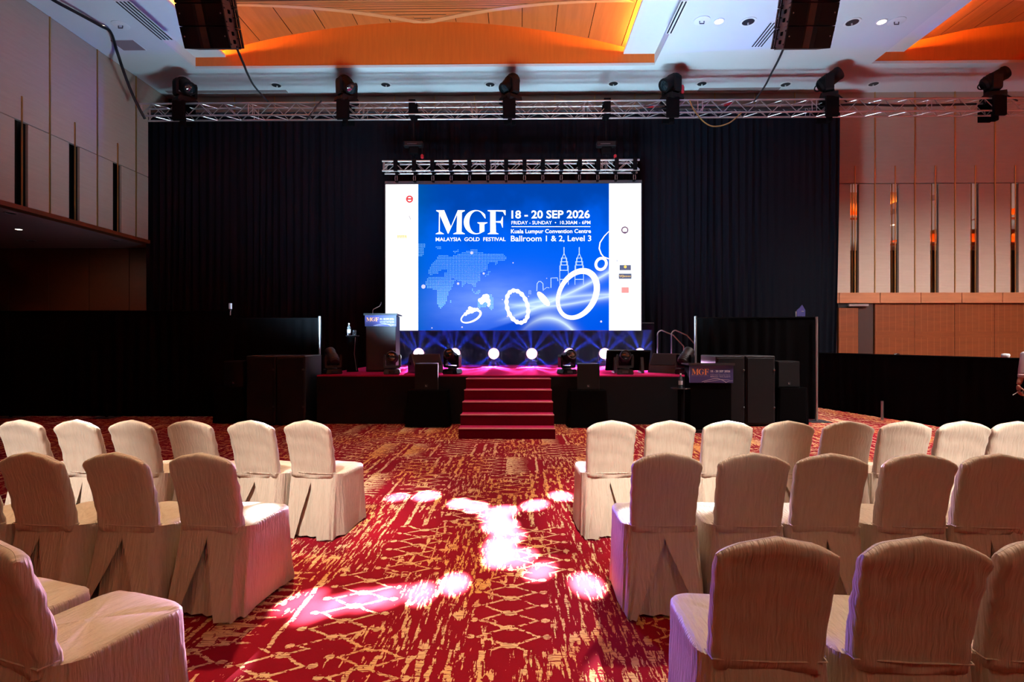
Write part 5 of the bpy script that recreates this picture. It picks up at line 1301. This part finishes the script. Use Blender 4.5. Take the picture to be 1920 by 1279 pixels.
# ================================================================== LIGHT OF THE RIGS AND ADDED HOUSE LAMPS
# gobo beams from the truss spotlights: bright patches on the carpet and chairs
BLOBS = [(745, 932, 22, 2), (800, 930, 26, 2), (862, 944, 24, 2), (893, 951, 26, 2), (935, 962, 34, 3), (1003, 947, 26, 3), (1052, 930, 24, 2), (938, 985, 36, 2), (950, 1008, 34, 3), (938, 1030, 36, 2), (972, 1046, 34, 3), (1013, 1071, 26, 3), (930, 1050, 24, 2),
         (852, 1094, 30, 2), (790, 1112, 30, 2), (736, 1118, 20, 3), (652, 1128, 34, 3), (600, 1142, 34, 3), (565, 1128, 30, 3), (1100, 1096, 34, 2), (700, 1122, 18, 3)]
for px, py, rp, hi in BLOBS:
    T = at_z(px, py, 0.0); H = HEADS[hi]; d_ = (T - H).normalized(); dist = (T - H).length
    rad = rp / FPX * T.y * 0.66
    spot('spotlight_beam', H + d_ * 0.45, T, 560000 * random.uniform(0.7, 1.2) * (0.6 if px < 760 else 1.0), (1.0, 0.97, 0.97), 2 * math.atan(rad / dist) * 1.75, 1.0, 0.02)
for px, py, z_, rp, hi, pw in ((160, 797, 0.93, 22, 0, 140000), (500, 795, 0.94, 20, 1, 140000), (1368, 793, 0.94, 22, 4, 140000), (492, 958, 0.52, 30, 1, 26000), (1172, 968, 0.52, 26, 3, 30000), (1322, 945, 0.52, 26, 4, 20000), (1478, 950, 0.52, 20, 5, 16000), (1075, 880, 0.52, 20, 3, 9000)):
    T = at_z(px, py, z_); H = HEADS[hi]; d_ = (T - H).normalized(); dist = (T - H).length
    spot('spotlight_beam', H + d_ * 0.45, T, pw, (0.9, 0.9, 1.0), 2 * math.atan(rp / FPX * T.y * 0.7 / dist), 0.7, 0.02)
# violet side light from the stage heads raking the aisle ends of the chairs
spot('stage_head_beam', at(735, 690, 10.4) + Vector((0, 0, 0.1)), (0.75, 2.2, 0.42), 4500, (0.16, 0.11, 1.0), 0.16, 0.8, 0.08)
spot('stage_head_beam', at(1172, 690, 10.4) + Vector((0, 0, 0.1)), (-1.45, 2.6, 0.42), 450, (0.16, 0.11, 1.0), 0.15, 0.8, 0.08)
# wash lamps: radial fans of blue and violet light through the haze, on the stage floor and out into the hall
for i, L_ in enumerate(LAMPS):
    q = L_ + Vector((0, -0.05, 0))
    o = spot('wash_beam', q, q + Vector((0, -1.0, 0.0)), 1000, (0.02, 0.06, 1.0), math.radians(178), 0.02, 0.02); petals(o, 11, 1.3 * i, 0.01, 10.0, 4.0, True)
    o = spot('wash_beam', q, q + Vector((0, -1.6, -0.60)), 11000, (0.95, 0.55, 1.0), 0.74, 0.4, 0.04); petals(o, 7, 2.1 * i, 0.05, 7.0)
hz = Mat('haze', (0, 0, 0)); vol = hz.node('ShaderNodeVolumeScatter'); vol.inputs['Color'].default_value = (0.9, 0.93, 1, 1); vol.inputs['Density'].default_value = 0.16
hz.nt.links.remove(hz.nt.nodes['Material Output'].inputs[0].links[0]); hz.nt.links.new(vol.outputs[0], hz.nt.nodes['Material Output'].inputs['Volume']); M['haze'] = hz.m
ho = MB().box(STAGE_X0 + 0.1, STAGE_X1 - 0.05, 13.86, 14.16, STAGE_Z + 0.01, sz0 + 0.0).build('stage_haze', 'haze')
tag(ho, 'thin blue-lit haze hanging over the rear of the stage', 'haze', kind='stuff')

# added cool flood to brighten the ceiling, placed at the stage-front moving heads
for px, tx, pw in ((622, -7.5, 1.1), (735, -2.0, 0.9), (848, 0.0, 0.7), (1063, 2.5, 0.9), (1172, 6.5, 1.6)):
    p = at(px, 665, 10.5); spot('added_ceiling_flood', (p.x, 10.55, STAGE_Z + 0.62), (tx, 14.6, CEIL), UPLIGHT * pw, (0.50, 0.80, 1.0), math.radians(104), 0.9, 0.4)

# unseen ceiling lamps added for brightness: general light, and four on the front row
HP = [(-3.4, 6.6, 9.5, 2, 'left of the aisle', (-2.3, 2.9), 0.6), (0.4, 6.6, 4.5, 0, 'over the aisle', (0.0, 7.2), 0.9), (3.6, 6.6, 9.5, 0, 'right of the aisle', (2.2, 2.9), 0.6), (8.5, 6.9, 13.0, 1, 'right of the front row', (9, 10), 1.9), (13.5, 6.9, 21.0, 1, 'over the right drape screen', (13, 10), 1.9),
      (-4.5, -2.6, 0.7, 2, 'rear left', (-2.5, 3.0), 1.3), (4.5, -2.6, 1.0, 0, 'rear right', (2.5, 3.0), 1.3), (24.0, 6.6, 14.0, 1, 'far right', (24, 7), 1.9), (24.0, -2.2, 14.0, 1, 'far rear right', (24, -2), 1.9)]
for x_, y_, pw, wh, nm, tg, cone in HP:
    r = thing('added_house_lamp', 'added house downlight in the ceiling outside the picture, ' + nm, 'downlight', (x_, y_, CEIL), 0, 'added house downlights over the audience')
    MB().lathe([(0.16, 0), (0.16, -0.012), (0.12, -0.014), (0.12, -0.002)], 18).build('rim', 'white_paint', r)
    MB().lathe([(0.12, -0.004), (0.10, -0.015), (0.005, -0.016)], 18).build('bulb', 'downlight_lit', r)
    spot('added_house_beam', (x_, y_, CEIL - 0.05), (tg[0], tg[1], 0), HOUSE * pw, ((1.0, 0.80, 0.58), (1.0, 0.96, 0.93), (1.0, 0.68, 0.38))[wh], cone, 0.7, 0.12)
for x_, tx, pw, nm in ((-4.6, -3.9, 0.9, 'leftmost'), (-2.0, -1.75, 0.75, 'second'), (1.2, 1.15, 1.0, 'third'), (4.2, 3.75, 1.1, 'rightmost')):  # added spotlights out of view, brighten the front row backs
    r = thing('added_row_spot', nm + ' of four added ceiling spotlights behind the camera aimed at the front row', 'spotlight', (x_, -2.2, CEIL), 0, 'added ceiling spotlights aimed at the front row')
    MB().lathe([(0.13, 0), (0.13, -0.05), (0.10, -0.06), (0.10, -0.02)], 18).build('can', 'white_paint', r)
    MB().lathe([(0.10, -0.03), (0.08, -0.04), (0.005, -0.04)], 18).build('bulb', 'downlight_lit', r)
    spot('added_row_beam', (x_, -2.2, CEIL - 0.1), (tx, 4.45, 0.72), 1.15 * ROWSPOT * pw, (1.0, 0.93, 0.85), math.radians(12.5), 1.0, 0.06)

# added uplighter in the far right of the hall, brightens the mirror slots
r = thing('added_uplighter', 'added floor uplighter standing in the right half of the hall, outside the picture', 'lamp', (22.0, 1.0, 0))
MB().lathe([(0.005, 0), (0.2, 0), (0.2, 0.03), (0.03, 0.05), (0.03, 1.5), (0.16, 1.62), (0.15, 1.62), (0.02, 1.52)], 18).build('stand', 'charcoal', r, 0.6)
MB().lathe([(0.10, 1.58), (0.05, 1.59), (0.003, 1.59)], 16).build('bulb', 'downlight_lit', r)
spot('added_uplighter_beam', (22.0, 1.0, 1.66), (22.0, 1.0, 9), 3500, (1, 0.97, 0.9), 2.3, 0.5, 0.1)
